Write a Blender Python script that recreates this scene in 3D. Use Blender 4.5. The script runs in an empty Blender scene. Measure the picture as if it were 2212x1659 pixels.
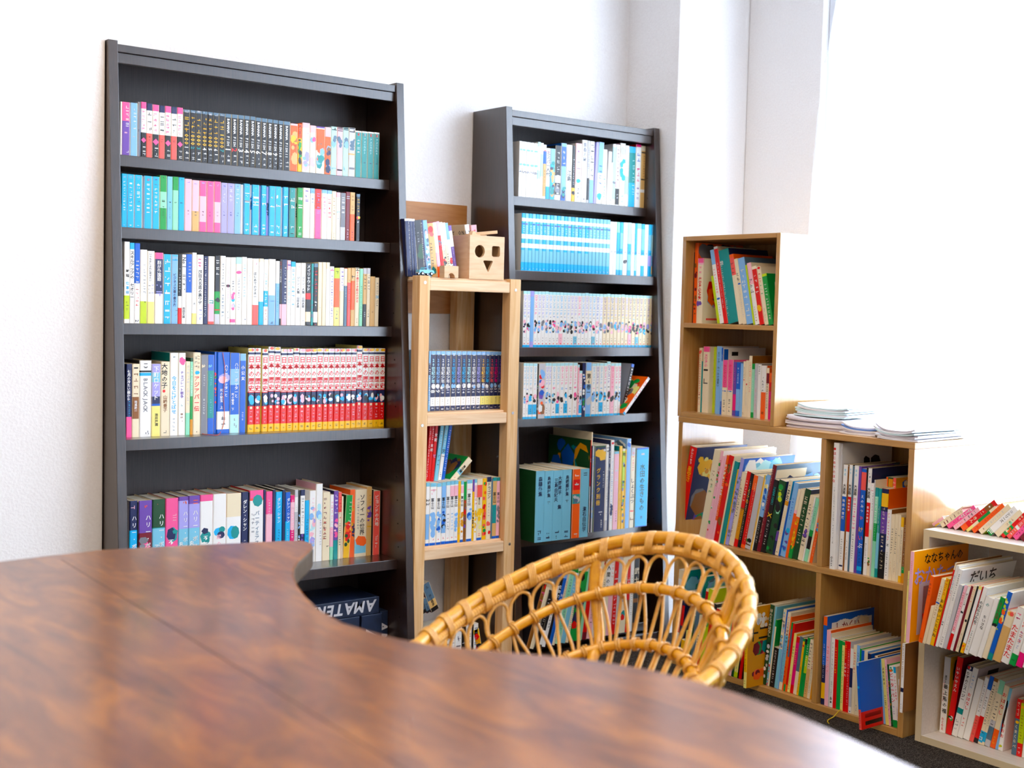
import bpy, bmesh, math, random
from mathutils import Vector, Matrix
rnd = random.Random(7)
SC = bpy.context.scene
COL = SC.collection
# ------------------------------------------------------------------ camera, world, lights, exposure
FPX, CX, CY = 2776.9, 1106.0, 829.5
YAW, PITCH, ROLL = math.radians(51.98023588), math.radians(3.32526518), math.radians(-1.39194416)
Fw = Vector((math.cos(YAW)*math.cos(PITCH), math.sin(YAW)*math.cos(PITCH), -math.sin(PITCH)))
r0 = Vector((math.sin(YAW), -math.cos(YAW), 0)); d0 = Fw.cross(r0)
Rt = math.cos(ROLL)*r0 + math.sin(ROLL)*d0; Dn = -math.sin(ROLL)*r0 + math.cos(ROLL)*d0
cam_d = bpy.data.cameras.new('camera'); cam = bpy.data.objects.new('camera', cam_d); COL.objects.link(cam)
cam.matrix_world = Matrix(((Rt.x, -Dn.x, -Fw.x, 0), (Rt.y, -Dn.y, -Fw.y, 0), (Rt.z, -Dn.z, -Fw.z, 0), (0, 0, 0, 1)))
cam_d.sensor_width = 36; cam_d.lens = 45.193; cam_d.clip_start = .02
cam_d.dof.use_dof = True; cam_d.dof.focus_distance = 3.55; cam_d.dof.aperture_fstop = 3.6
SC.camera = cam
SC.view_settings.view_transform = 'Standard'; SC.view_settings.look = 'None'
SC.view_settings.gamma = 1; SC.view_settings.use_curve_mapping = False
SC.view_settings.exposure = 0.0
W = bpy.data.worlds.new('world'); SC.world = W; W.use_nodes = True
bg = W.node_tree.nodes['Background']; bg.inputs[0].default_value = (1.0, .91, .87, 1); bg.inputs[1].default_value = 0.52
FLOOR, CEIL = -1.135, 1.45
def area(name, loc, rot, sx, sy, power, color, spread=math.pi):
    l = bpy.data.lights.new(name, 'AREA'); l.shape = 'RECTANGLE'; l.size = sx; l.size_y = sy; l.energy = power; l.color = color; l.spread = spread
    o = bpy.data.objects.new(name, l); COL.objects.link(o); o.location = loc; o.rotation_euler = rot
    return o
# daylight outside the long window (window wall runs along y at x = 3.54)
area('window_daylight', (3.95, .3, .15), (0, math.radians(90), 0), 2.9, 5.4, 455, (.66, .81, 1.0))
# warm ceiling lamps of the room
area('ceiling_lamp_light', (.4, .2, CEIL-.03), (0, 0, 0), 1.2, 1.2, 40, (1, .78, .55))
area('ceiling_lamp_light', (1.2, 2.0, CEIL-.03), (0, 0, 0), .5, .5, 18, (1, .76, .5))

# ------------------------------------------------------------------ pixel -> place helpers (2212 x 1659 frame)
def ray(x, y): return Fw + (x-CX)/FPX*Rt + (y-CY)/FPX*Dn
def onY(x, y, Y): v = ray(x, y); return v*(Y/v.y)
def onX(x, y, X): v = ray(x, y); return v*(X/v.x)
def onZ(x, y, Z): v = ray(x, y); return v*(Z/v.z)

# ------------------------------------------------------------------ materials
def s2l(h):
    h = h.lstrip('#'); c = [int(h[i:i+2], 16)/255 for i in (0, 2, 4)]
    return tuple((x/12.92 if x <= .04045 else ((x+.055)/1.055)**2.4) for x in c) + (1,)
def mat(name, color='#808080', rough=.5, spec=.5, coat=0, metal=0, attr=False):
    m = bpy.data.materials.new(name); m.use_nodes = True; nt = m.node_tree; b = nt.nodes['Principled BSDF']
    b.inputs['Base Color'].default_value = s2l(color) if isinstance(color, str) else color
    b.inputs['Roughness'].default_value = rough; b.inputs['Specular IOR Level'].default_value = spec
    b.inputs['Coat Weight'].default_value = coat; b.inputs['Metallic'].default_value = metal
    if attr:
        a = nt.nodes.new('ShaderNodeAttribute'); a.attribute_name = 'Col'; nt.links.new(a.outputs['Color'], b.inputs['Base Color'])
    return m
def texmat(name, c1, c2, scale=(1, 1, 1), rough=.5, nscale=6, detail=6, dist=0, bump=0, spec=.5, coat=0, coatr=.1, lo=.3, hi=.7, bumpdist=.002, kind='noise', space='Object', rr=None):
    m = mat(name, c1, rough, spec, coat); nt = m.node_tree; b = nt.nodes['Principled BSDF']; b.inputs['Coat Roughness'].default_value = coatr
    tc = nt.nodes.new('ShaderNodeTexCoord'); mp = nt.nodes.new('ShaderNodeMapping'); mp.inputs['Scale'].default_value = scale
    nt.links.new(tc.outputs[space], mp.inputs[0])
    if kind == 'wave':
        n = nt.nodes.new('ShaderNodeTexWave'); n.inputs['Distortion'].default_value = dist; n.inputs['Detail'].default_value = detail; n.inputs['Detail Scale'].default_value = 1.5
    else:
        n = nt.nodes.new('ShaderNodeTexNoise'); n.inputs['Distortion'].default_value = dist; n.inputs['Detail'].default_value = detail
    n.inputs['Scale'].default_value = nscale; nt.links.new(mp.outputs[0], n.inputs['Vector'])
    fac = n.outputs['Fac']
    r = nt.nodes.new('ShaderNodeValToRGB'); r.color_ramp.elements[0].position = lo; r.color_ramp.elements[1].position = hi
    r.color_ramp.elements[0].color = s2l(c1); r.color_ramp.elements[1].color = s2l(c2)
    nt.links.new(fac, r.inputs[0]); nt.links.new(r.outputs[0], b.inputs['Base Color'])
    if bump:
        bp = nt.nodes.new('ShaderNodeBump'); bp.inputs['Strength'].default_value = bump; bp.inputs['Distance'].default_value = bumpdist
        nt.links.new(fac, bp.inputs['Height']); nt.links.new(bp.outputs[0], b.inputs['Normal'])
    return m
M_cover = mat('printed_cover', rough=.32, spec=.5, attr=True)
M_paint = mat('tinted_solid', rough=.5, spec=.4, attr=True)
M_pages = texmat('page_edges', '#d9cfb8', '#f3ead6', (400, 1, 1), .85, 3, 2, space='Object')
M_plaster = texmat('embossed_white_wallpaper', '#f0ecea', '#f4f1ef', (1, 1, 1), .7, 150, 2, bump=.5, bumpdist=.0022)
M_dark = texmat('dark_brown_wood_veneer', '#1d100c', '#321d15', (60, 60, 2), .34, 5, 8, bump=.12, bumpdist=.0008, spec=.7, coat=.75, coatr=.22)
M_darkin = texmat('dark_wood_back_veneer', '#1a1212', '#302322', (90, 90, 2.5), .5, 5, 8, dist=.6, bump=.25, bumpdist=.0008)
M_pine = texmat('raw_pine', '#dfab6e', '#efc894', (14, 14, .9), .55, 4, 5, dist=1.2, bump=.15, bumpdist=.001, lo=.35, hi=.65)
M_pineh = texmat('raw_pine_rail', '#e4b98a', '#f3d2aa', (.9, 14, 14), .55, 4, 5, dist=1.2, bump=.15, bumpdist=.001, lo=.35, hi=.65)
M_ply = texmat('orange_plywood', '#a86a30', '#c08346', (2, 20, 14), .45, 4, 6, dist=.8)
M_oak = texmat('oak_melamine', '#b98543', '#ca9953', (26, 26, 1.6), .24, 4, 6, dist=.4, spec=1.0, coat=.6, coatr=.12)
M_oakh = texmat('oak_melamine_board', '#b98543', '#ca9953', (26, 1.6, 26), .3, 4, 6, dist=.4, spec=.8, coat=.3, coatr=.15)
M_white = texmat('white_melamine', '#e2dcd2', '#ece7de', (40, 2, 40), .4, 4, 4)
M_cream = mat('cream_edge_banding', '#d9c7a0', .45)
M_rattan = texmat('golden_rattan_pole', '#cc8c00', '#e2a60a', (40, 40, 40), .3, 1.5, 3, spec=.6, coat=.4, coatr=.2)
M_cane = texmat('pale_cane_wrap', '#cf9638', '#e0ad4e', (90, 90, 90), .32, 1.5, 3, spec=.7, coat=.3)
M_beech = texmat('pale_beech', '#dcb183', '#e9c79d', (4, 4, 30), .5, 3, 4)
M_metal = mat('screw_metal', '#b9b9bd', .3, metal=1)
M_hole = mat('drilled_hole_black', '#0b0808', .8)
M_glass = mat('window_glass', '#ffffff', .02, spec=.5)
nb = M_glass.node_tree.nodes['Principled BSDF']; nb.inputs['Transmission Weight'].default_value = 1; nb.inputs['IOR'].default_value = 1.01
# table: reddish varnished wood with swirling grain
def table_mat():
    m = mat('varnished_table_wood', '#6b3a1c', .36, .4, .5); nt = m.node_tree; b = nt.nodes['Principled BSDF']; b.inputs['Coat Roughness'].default_value = .15
    tc = nt.nodes.new('ShaderNodeTexCoord'); mp = nt.nodes.new('ShaderNodeMapping'); mp.inputs['Scale'].default_value = (4.2, 1.2, 1); mp.inputs['Rotation'].default_value = (0, 0, .62)
    nt.links.new(tc.outputs['Object'], mp.inputs[0])
    n = nt.nodes.new('ShaderNodeTexNoise'); n.inputs['Scale'].default_value = 4.2; n.inputs['Detail'].default_value = 8; n.inputs['Distortion'].default_value = 1.5; n.inputs['Roughness'].default_value = .6
    nt.links.new(mp.outputs[0], n.inputs['Vector'])
    r = nt.nodes.new('ShaderNodeValToRGB'); e = r.color_ramp.elements
    e[0].position = .25; e[0].color = s2l('#532809'); e[1].position = .78; e[1].color = s2l('#a8691a')
    x = r.color_ramp.elements.new(.5); x.color = s2l('#774312')
    nt.links.new(n.outputs['Fac'], r.inputs[0]); nt.links.new(r.outputs[0], b.inputs['Base Color'])
    n2 = nt.nodes.new('ShaderNodeTexNoise'); n2.inputs['Scale'].default_value = 3; n2.inputs['Detail'].default_value = 2; nt.links.new(tc.outputs['Object'], n2.inputs['Vector'])
    bp = nt.nodes.new('ShaderNodeBump'); bp.inputs['Strength'].default_value = .15; bp.inputs['Distance'].default_value = .004
    nt.links.new(n2.outputs['Fac'], bp.inputs['Height']); nt.links.new(bp.outputs[0], b.inputs['Coat Normal'])
    return m
M_table = table_mat()
def carpet_mat():
    m = mat('grey_ribbed_carpet', '#3c3835', .95, .1); nt = m.node_tree; b = nt.nodes['Principled BSDF']
    tc = nt.nodes.new('ShaderNodeTexCoord')
    w = nt.nodes.new('ShaderNodeTexWave'); w.bands_direction = 'Y'; w.inputs['Scale'].default_value = 60; w.inputs['Distortion'].default_value = 14; w.inputs['Detail'].default_value = 4; w.inputs['Detail Scale'].default_value = 3
    n = nt.nodes.new('ShaderNodeTexNoise'); n.inputs['Scale'].default_value = 240; n.inputs['Detail'].default_value = 2
    nt.links.new(tc.outputs['Object'], w.inputs['Vector']); nt.links.new(tc.outputs['Object'], n.inputs['Vector'])
    mx = nt.nodes.new('ShaderNodeMath'); mx.operation = 'MULTIPLY'; nt.links.new(w.outputs['Fac'], mx.inputs[0]); nt.links.new(n.outputs['Fac'], mx.inputs[1])
    r = nt.nodes.new('ShaderNodeValToRGB'); r.color_ramp.elements[0].position = .08; r.color_ramp.elements[1].position = .5
    r.color_ramp.elements[0].color = s2l('#221f1e'); r.color_ramp.elements[1].color = s2l('#6e675f')
    nt.links.new(mx.outputs[0], r.inputs[0]); nt.links.new(r.outputs[0], b.inputs['Base Color'])
    bp = nt.nodes.new('ShaderNodeBump'); bp.inputs['Distance'].default_value = .004; nt.links.new(mx.outputs[0], bp.inputs['Height']); nt.links.new(bp.outputs[0], b.inputs['Normal'])
    return m
M_carpet = carpet_mat()
def curtain_mat():
    m = bpy.data.materials.new('sheer_white_voile'); m.use_nodes = True; nt = m.node_tree; nt.nodes.clear()
    o = nt.nodes.new('ShaderNodeOutputMaterial'); t = nt.nodes.new('ShaderNodeBsdfTransparent'); l = nt.nodes.new('ShaderNodeBsdfTranslucent'); d = nt.nodes.new('ShaderNodeBsdfDiffuse')
    l.inputs[0].default_value = (.95, .96, 1, 1); d.inputs[0].default_value = (.9, .92, .97, 1)
    m1 = nt.nodes.new('ShaderNodeMixShader'); m1.inputs[0].default_value = .4; nt.links.new(l.outputs[0], m1.inputs[1]); nt.links.new(d.outputs[0], m1.inputs[2])
    m2 = nt.nodes.new('ShaderNodeMixShader'); m2.inputs[0].default_value = .3; nt.links.new(t.outputs[0], m2.inputs[1]); nt.links.new(m1.outputs[0], m2.inputs[2]); nt.links.new(m2.outputs[0], o.inputs[0])
    return m
M_curtain = curtain_mat()

# ------------------------------------------------------------------ mesh builders
class MB:
    def __init__(s): s.v = []; s.f = []; s.c = []
    def quadbox(s, a, b, col=None, M=None):
        x0, y0, z0 = a; x1, y1, z1 = b; n = len(s.v)
        P = [Vector(p) for p in ((x0, y0, z0), (x1, y0, z0), (x1, y1, z0), (x0, y1, z0), (x0, y0, z1), (x1, y0, z1), (x1, y1, z1), (x0, y1, z1))]
        if M: P = [M @ p for p in P]
        s.v += P
        for f in ((0, 3, 2, 1), (4, 5, 6, 7), (0, 1, 5, 4), (1, 2, 6, 5), (2, 3, 7, 6), (3, 0, 4, 7)): s.f.append(tuple(n+i for i in f)); s.c.append(col)
        return s
    def prism(s, pts, z0, z1, col=None, M=None, f=None):
        """pts: outline (x, y), counter-clockwise; extruded along z; f maps (x, y, z) to a place"""
        n = len(s.v); k = len(pts); g = f or (lambda x, y, z: (x, y, z))
        P = [Vector(g(x, y, z0)) for x, y in pts] + [Vector(g(x, y, z1)) for x, y in pts]
        if M: P = [M @ p for p in P]
        s.v += P
        s.f.append(tuple(n+i for i in reversed(range(k)))); s.c.append(col); s.f.append(tuple(n+k+i for i in range(k))); s.c.append(col)
        for i in range(k): j = (i+1) % k; s.f.append((n+i, n+j, n+k+j, n+k+i)); s.c.append(col)
        return s
    def tube(s, path, rad, seg=8, col=None, closed=False, caps=True):
        n0 = len(s.v); N = len(path); path = [Vector(p) for p in path]; prev = None
        for i, p in enumerate(path):
            if closed: t = path[(i+1) % N]-path[i-1]
            else: t = path[min(i+1, N-1)]-path[max(i-1, 0)]
            t.normalize()
            if prev is None:
                a = Vector((0, 0, 1)) if abs(t.z) < .9 else Vector((1, 0, 0)); u = t.cross(a).normalized()
            else: u = (prev - t*prev.dot(t)).normalized()
            prev = u; w = t.cross(u); r = rad[i] if hasattr(rad, '__len__') else rad
            for k in range(seg): a = 2*math.pi*k/seg; s.v.append(p+u*(math.cos(a)*r)+w*(math.sin(a)*r))
        for i in range(N if closed else N-1):
            j = (i+1) % N
            for k in range(seg): l = (k+1) % seg; s.f.append((n0+i*seg+k, n0+i*seg+l, n0+j*seg+l, n0+j*seg+k)); s.c.append(col)
        if caps and not closed:
            s.f.append(tuple(n0+k for k in reversed(range(seg)))); s.c.append(col); s.f.append(tuple(n0+(N-1)*seg+k for k in range(seg))); s.c.append(col)
        return s
    def poly(s, pts, col):
        n = len(s.v); s.v += [Vector(p) for p in pts]; s.f.append(tuple(range(n, n+len(pts)))); s.c.append(col)
    def mesh(s, name, m, smooth=False):
        me = bpy.data.meshes.new(name); me.from_pydata([tuple(v) for v in s.v], [], s.f); me.materials.append(m)
        if any(c is not None for c in s.c):
            at = me.color_attributes.new('Col', 'FLOAT_COLOR', 'CORNER'); buf = []
            for f, c in zip(s.f, s.c): buf += list(c or (.8, .8, .8, 1))*len(f)
            at.data.foreach_set('color', buf)
        if smooth: me.polygons.foreach_set('use_smooth', [True]*len(me.polygons))
        me.update(); return me
    def build(s, name, m, parent=None, smooth=False, bevel=0):
        o = bpy.data.objects.new(name, s.mesh(name, m, smooth)); COL.objects.link(o)
        if parent: o.parent = parent
        if bevel:
            b = o.modifiers.new('edge', 'BEVEL'); b.width = bevel; b.segments = 2; b.limit_method = 'ANGLE'; b.angle_limit = math.radians(40)
        return o
def box(name, a, b, m, parent=None, bevel=.0012): return MB().quadbox(a, b).build(name, m, parent, bevel=bevel)
def tag(o, label=None, cat=None, group=None, kind=None):
    if label: o['label'] = label
    if cat: o['category'] = cat
    if group: o['group'] = group
    if kind: o['kind'] = kind
    return o
def thing(name, loc, label, cat, group=None, rz=0):
    o = bpy.data.objects.new(name, None); COL.objects.link(o); o.location = loc; o.rotation_euler = (0, 0, rz); o.empty_display_size = .05
    return tag(o, label, cat, group)
class Local:
    """parts given in world coordinates, made children of a thing at an origin"""
    def __init__(s, t): s.t = t; s.o = Vector(t.location)
    def box(s, name, a, b, m, parent=None, bevel=.0012):
        a = Vector(a)-s.o; b = Vector(b)-s.o; return box(name, a, b, m, parent or s.t, bevel)

# ------------------------------------------------------------------ setting
def struct(o): o['kind'] = 'structure'; return o
XW, YW = 3.54, 3.45
struct(box('floor', (-3, -3, FLOOR-.05), (XW, YW, FLOOR), M_carpet, bevel=0))
struct(box('ceiling', (-3, -3, CEIL), (XW+.25, YW+.1, CEIL+.05), M_plaster, bevel=0))
struct(box('wall_back', (1.221, YW, FLOOR), (3.19, YW+.12, CEIL), M_plaster, bevel=0))
struct(box('wall_left', (-3, 3.285, FLOOR), (1.219, YW+.12, CEIL), M_plaster, bevel=.004))
struct(box('wall_corner', (3.19, 3.193, FLOOR), (XW+.14, YW+.12, CEIL), M_plaster, bevel=.004))
struct(box('wall_right', (XW, 2.86, FLOOR), (XW+.14, 3.192, CEIL), M_plaster, bevel=.004))
struct(box('baseboard_left', (-3, 3.277, FLOOR), (1.21, 3.2845, FLOOR+.06), mat('grey_vinyl_skirting', '#5a5450', .6)))
# ceiling_edge: curtain box (pelmet) along the window head
win = bpy.data.objects.new('window_1', None); COL.objects.link(win); struct(win); win.location = (XW, .3, 0); Lw = Local(win)
M_alu = mat('white_window_frame', '#dfe2e8', .4)
Lw.box('frame_jamb', (XW+.03, 2.80, FLOOR), (XW+.10, 2.858, CEIL-.12), M_alu)
for y in (1.55, .3, -.95, -2.2): Lw.box('mullion', (XW+.04, y-.025, FLOOR), (XW+.09, y+.025, CEIL-.12), M_alu)
Lw.box('frame_head', (XW+.03, -2.3, CEIL-.12), (XW+.10, 2.858, CEIL), M_alu)
Lw.box('frame_sill', (XW+.03, -2.3, FLOOR), (XW+.10, 2.858, FLOOR+.05), M_alu)
for y0, y1 in ((1.575, 2.80), (.325, 1.525), (-.925, .275), (-2.175, -.975)):
    Lw.box('pane', (XW+.063, y0, FLOOR+.05), (XW+.066, y1, CEIL-.12), M_glass, bevel=0)
# sheer curtain: folded cloth hanging in front of the window, hem gathered slightly away from the jamb
cb = MB(); NY, NZ = 150, 10
for j in range(NZ+1):
    z = 1.40 + (FLOOR+.10-1.40)*j/NZ
    for i in range(NY+1):
        t = i/NY; edge = 2.745 + (1.40-z)*.085
        y = edge + (-1.9-edge)*t
        cb.v.append(Vector((XW-.055+.018*math.sin(y*46+.6*math.sin(y*7)+z*.4)+.008*math.sin(y*91+z), y, z)))
for j in range(NZ):
    for i in range(NY): a = j*(NY+1)+i; cb.f.append((a, a+1, a+NY+2, a+NY+1)); cb.c.append(None)
cu = cb.build('curtain', M_curtain, smooth=True); tag(cu, 'sheer white curtain hanging over the bright window', 'curtain')
cr = MB().tube([(XW-.055, 2.84, 1.412), (XW-.055, -1.95, 1.412)], .011).build('curtain_rod', M_alu, smooth=True); tag(cr, 'white rod carrying the sheer curtain under the ceiling', 'rod')

# ------------------------------------------------------------------ tall dark bookcases (shallower towards the top)
def front_y(z): return 3.273 + (z-.665)*.0716          # slanted front line of both cases
def stile(name, x0, x1, parent, o, top, yb=3.447):
    pts = [(front_y(FLOOR), FLOOR), (yb, FLOOR), (yb, top), (front_y(top), top)]
    mb = MB(); n = 0
    P = [Vector((x, y, z))-o for x in (x0, x1) for y, z in pts]; mb.v = P
    mb.f = [(0, 1, 2, 3), (7, 6, 5, 4), (0, 4, 5, 1), (1, 5, 6, 2), (2, 6, 7, 3), (3, 7, 4, 0)]; mb.c = [None]*6
    return mb.build(name, M_dark, parent, bevel=.0015)
def dark_case(x0, x1, top, shelves, label, holes_on_right=True):
    o = Vector(((x0+x1)/2, 3.3, FLOOR)); t = thing('bookcase', o, label, 'bookcase'); L = Local(t)
    stile('side_panel', x0, x0+.026, t, o, top); stile('side_panel', x1-.026, x1, t, o, top)
    a, b = x0+.0265, x1-.0265
    L.box('back_panel', (a, 3.438, FLOOR+.02), (b, 3.446, top-.01), M_darkin)
    L.box('top_board', (a, front_y(top)+.004, top-.028), (b, 3.4375, top-.008), M_dark)
    L.box('cornice', (a, front_y(top)+.010, top-.055), (b, front_y(top)+.024, top-.0285), M_dark)
    for z, y in shelves: L.box('shelf', (a, y, z-.030), (b, 3.4375, z), M_dark)
    L.box('plinth', (a, front_y(FLOOR)+.02, FLOOR), (b, front_y(FLOOR)+.036, shelves[-1][0]-.031), M_dark)
    hm = MB()
    for k in range(22):
        z = -1.0+.07*k
        if all(abs(z-s[0]+.015) > .03 for s in shelves):
            hm2 = MB().tube([Vector((b+.0004, front_y(z)+.04, z))-o, Vector((b-.0006, front_y(z)+.04, z))-o], .0024, 8)
            hm2.build('peg_hole', M_hole, t)
    return t
dark_case(1.221, 2.121, .665, [(.378, 3.300), (.190, 3.290), (-.061, 3.27), (-.364, 3.244), (-.758, 3.218), (-1.09, 3.20)],
          'tall wide dark brown bookcase beside the bare white wall')
dark_case(2.506, 3.185, .643, [(.366, 3.30), (.1255, 3.247), (-.1215, 3.241), (-.350, 3.238), (-.742, 3.237), (-1.08, 3.20)],
          'tall narrow dark brown bookcase standing in the wall niche')

# ------------------------------------------------------------------ home-made pine rack between them
o = Vector((2.31, 3.30, FLOOR)); rack = thing('pine_rack', o, 'narrow raw pine rack squeezed between the two dark bookcases', 'shelf'); L = Local(rack)
PT = .0935
def post(x0, x1, y0, y1, top, screws=()):
    p = L.box('post', (x0, y0, FLOOR), (x1, y1, top), M_pine, bevel=.002)
    for z in screws:
        m = MB().tube([Vector(((x0+x1)/2, y0+.0005, z))-o, Vector(((x0+x1)/2, y0-.0012, z))-o], .0046, 10); m.build('screw', M_metal, p)
post(2.1222, 2.1602, 3.168, 3.208, PT, (.073, -.352)); post(2.4615, 2.5035, 3.168, 3.208, PT, (.060, -.325, -.74))
post(2.1225, 2.150, 3.40, 3.44, PT); post(2.425, 2.495, 3.40, 3.44, PT)
L.box('back_board', (2.1225, 3.4405, -.02), (2.486, 3.4465, .335), M_ply)
zr = (.0905, -.3155, -.7215, -1.113)
for z in zr:
    L.box('rail', (2.1607, 3.170, z-.040), (2.461, 3.185, z-.007), M_pineh, bevel=.002)
    L.box('shelf_board', (2.1225, 3.2085, z-.012), (2.5030, 3.3995, z-.001), M_pineh)
    L.box('shelf_lip', (2.1607, 3.1855, z-.012), (2.461, 3.2080, z-.001), M_pineh)

# ------------------------------------------------------------------ oak-look units under the window
def shelf_box(name, x0, x1, y0, y1, z0, z1, label, th=.018, mid=(), div=None, backs=((0, 0), (1, 0), (0, 1), (1, 1)), m=None, mh=None, plinth=0):
    m = m or M_oak; mh = mh or M_oakh
    o = Vector(((x0+x1)/2, (y0+y1)/2, z0)); t = thing(name, o, label, 'shelf'); L = Local(t)
    L.box('side_panel', (x0, y1-th, z0), (x1, y1, z1 - (th if div else 0)), m); L.box('side_panel', (x0, y0, z0), (x1, y0+th, z1 - (th if div else 0)), m)
    if div: L.box('top_board', (x0-.001, y0-.001, z1-th+.0003), (x1, y1+.001, z1), mh)
    else: L.box('top_board', (x0, y0+th+.0003, z1-th), (x1, y1-th-.0003, z1), mh)
    L.box('bottom_board', (x0+.001, y0+th+.0003, z0+plinth), (x1, y1-th-.0003, z0+plinth+th), mh)
    for z in mid: L.box('shelf', (x0+.001, y0+th+.0003, z-th), (x1-.006, y1-th-.0003, z), mh)
    if div:
        for k, z in enumerate((z0+plinth+th,)+tuple(mid)):
            zt = (tuple(mid)+(z1,))[k]-th-.0004
            L.box('divider', (x0+.002, div-th/2, z+.0004), (x1-.006, div+th/2, zt), m)
    return t, L
t, L = shelf_box('low_cabinet', 2.961, 3.25, 2.032, 2.913, FLOOR, -.330, 'low two-tier oak-look book cabinet under the window', mid=(-.7175,), div=2.335)
L.box('back_panel', (3.2435, 2.0505, FLOOR+.018), (3.2495, 2.8945, -.7355), M_oak)
L.box('back_panel', (3.2435, 2.0505, -.7170), (3.2495, 2.335, -.3485), M_oak)
t, L = shelf_box('box_shelf', 2.961, 3.25, 2.520, 2.920, -.3295, .245, 'small oak-look box shelf standing on the low cabinet', th=.0145, mid=(-.030,))
L.box('back_panel', (3.2435, 2.535, -.315), (3.2495, 2.905, .2305), M_oak)
t, L = shelf_box('white_shelf', 2.978, 3.27, 1.15, 2.004, FLOOR, -.560, 'white low bookshelf beside the oak-look cabinet', th=.018, mid=(), m=M_white, mh=M_white)
L.box('shelf', (3.0, 1.169, -.862), (3.262, 1.9855, -.846), M_white)
L.box('back_panel', (3.2635, 1.169, FLOOR+.018), (3.2695, 1.9855, -.5785), M_white)
for nm, a, b in (('edge_strip', (2.9765, 1.986, FLOOR), (2.9778, 2.004, -.56)), ('edge_strip', (2.9765, 1.15, -.578), (2.9778, 1.9855, -.56)), ('edge_strip', (2.9765, 1.169, FLOOR), (2.9778, 1.9855, FLOOR+.018))):
    L.box(nm, a, b, M_cream, bevel=0)

# ------------------------------------------------------------------ table: kidney-shaped thick board
TZ = -.435
EDGE = [(-.55, 1.35), (-.35, 1.95)] + [tuple(onZ(x, y, TZ)[:2]) for x, y in
    ((-260, 1248), (-130, 1228), (0, 1212), (110, 1199), (220, 1187), (350, 1180), (500, 1173), (600, 1168), (655, 1167), (674, 1173), (677, 1183), (662, 1199), (646, 1213), (637, 1228), (636, 1245), (645, 1265),
     (662, 1288), (690, 1315), (740, 1343), (800, 1362), (860, 1378), (930, 1391), (1010, 1399), (1106, 1408), (1200, 1416), (1300, 1427), (1400, 1444), (1500, 1468), (1600, 1498), (1700, 1534),
     (1800, 1576), (1900, 1621), (1990, 1662), (2090, 1712), (2180, 1762))] + [(1.05, .45), (.85, .35), (.3, .55), (-.2, .9)]
EDGE = EDGE[::-1]
area_s = sum(EDGE[i][0]*EDGE[(i+1) % len(EDGE)][1]-EDGE[(i+1) % len(EDGE)][0]*EDGE[i][1] for i in range(len(EDGE)))
if area_s < 0: EDGE = EDGE[::-1]
tb = thing('table', (.6, 1.2, FLOOR), 'dark-varnished wooden table with a curved kidney-shaped top', 'table')
def seam_x(y): return .655+.055*(y-1.0)
tt = MB().prism([(x-.6, y-1.2) for x, y in EDGE], TZ-.036-FLOOR, TZ-FLOOR).build('table_top', M_table, tb, bevel=.004)
tt.data.materials.append(mat('table_edge_brown', '#4e3f30', .4, .5))
for p in tt.data.polygons:
    if abs(p.normal.z) < .5: p.material_index = 1
MB().quadbox((-.0006, -.75, TZ-FLOOR-.0004), (.0006, .93, TZ-FLOOR+.0003), None, Matrix.Translation((.07, .0, 0)) @ Matrix.Rotation(-.055, 4, 'Z')).build('board_seam', mat('seam_dark', '#3c2010', .5), tb)
for x, y in ((.85, 1.95), (.75, .75), (0, 1.0), (.1, 1.85)):
    MB().tube([(x-.6, y-1.2, 0), (x-.6, y-1.2, TZ-FLOOR-.0365)], [.024, .032], 16).build('leg', M_table, tb, smooth=False)

# ------------------------------------------------------------------ rattan tub chair
CX0, CY0, TH = 1.436, 1.643, 1.735
def ringpt(t, R, h, s, k, e, dv=0, dz=0, dr=0):
    Rr = R+dr; u = Rr*math.sin(t); v = -Rr*e*math.cos(t); q = v+R*e; z = h-s*q-k*q*q; v += dv
    return Vector((CX0+u*math.cos(TH)-v*math.sin(TH), CY0+u*math.sin(TH)+v*math.cos(TH), z+dz))
RIM = (.281, -.427, .527, -.301, 1.128); RG2 = (.242, -.518, .471, 0, 1.13, .002); RG3 = (.187, -.619, .411, 0, 1.212, -.014); RG4 = (.165, -.70, .10, 0, 1.1, -.01)
chair = thing('rattan_chair', (CX0, CY0, FLOOR), 'golden rattan tub chair with an open looped cane back', 'chair'); CO = Vector((CX0, CY0, FLOOR))
def cpath(ring, n, lo, hi, **kw): return [ringpt(lo+(hi-lo)*i/(n-1), *ring, **kw)-CO for i in range(n)]
T0, T1 = -2.35, 2.35
MB().tube(cpath(RIM, 90, T0, T1), .0125, 14).build('rim_pole', M_rattan, chair, smooth=True)
NN = 240; wr = [.0078+(.0011 if i % 2 else 0) for i in range(NN*2)]
MB().tube([ringpt(T0+(T1-T0)*i/(NN*2-1), *RIM, dz=-.0155, dr=-.0105)-CO for i in range(NN*2)], wr, 8).build('wrapped_cane_rod', M_cane, chair)
MB().tube(cpath(RG2, 70, -2.2, 2.2), .0095, 12).build('middle_hoop', M_rattan, chair, smooth=True)
MB().tube(cpath(RG3, 60, -2.2, 2.2), .0090, 12).build('lower_hoop', M_rattan, chair, smooth=True)
MB().tube(cpath(RG4, 60, -math.pi, math.pi-.05), .011, 12, closed=False).build('seat_hoop', M_rattan, chair, smooth=True)
NA = 27; DT = (T1-T0-.3)/NA
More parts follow.
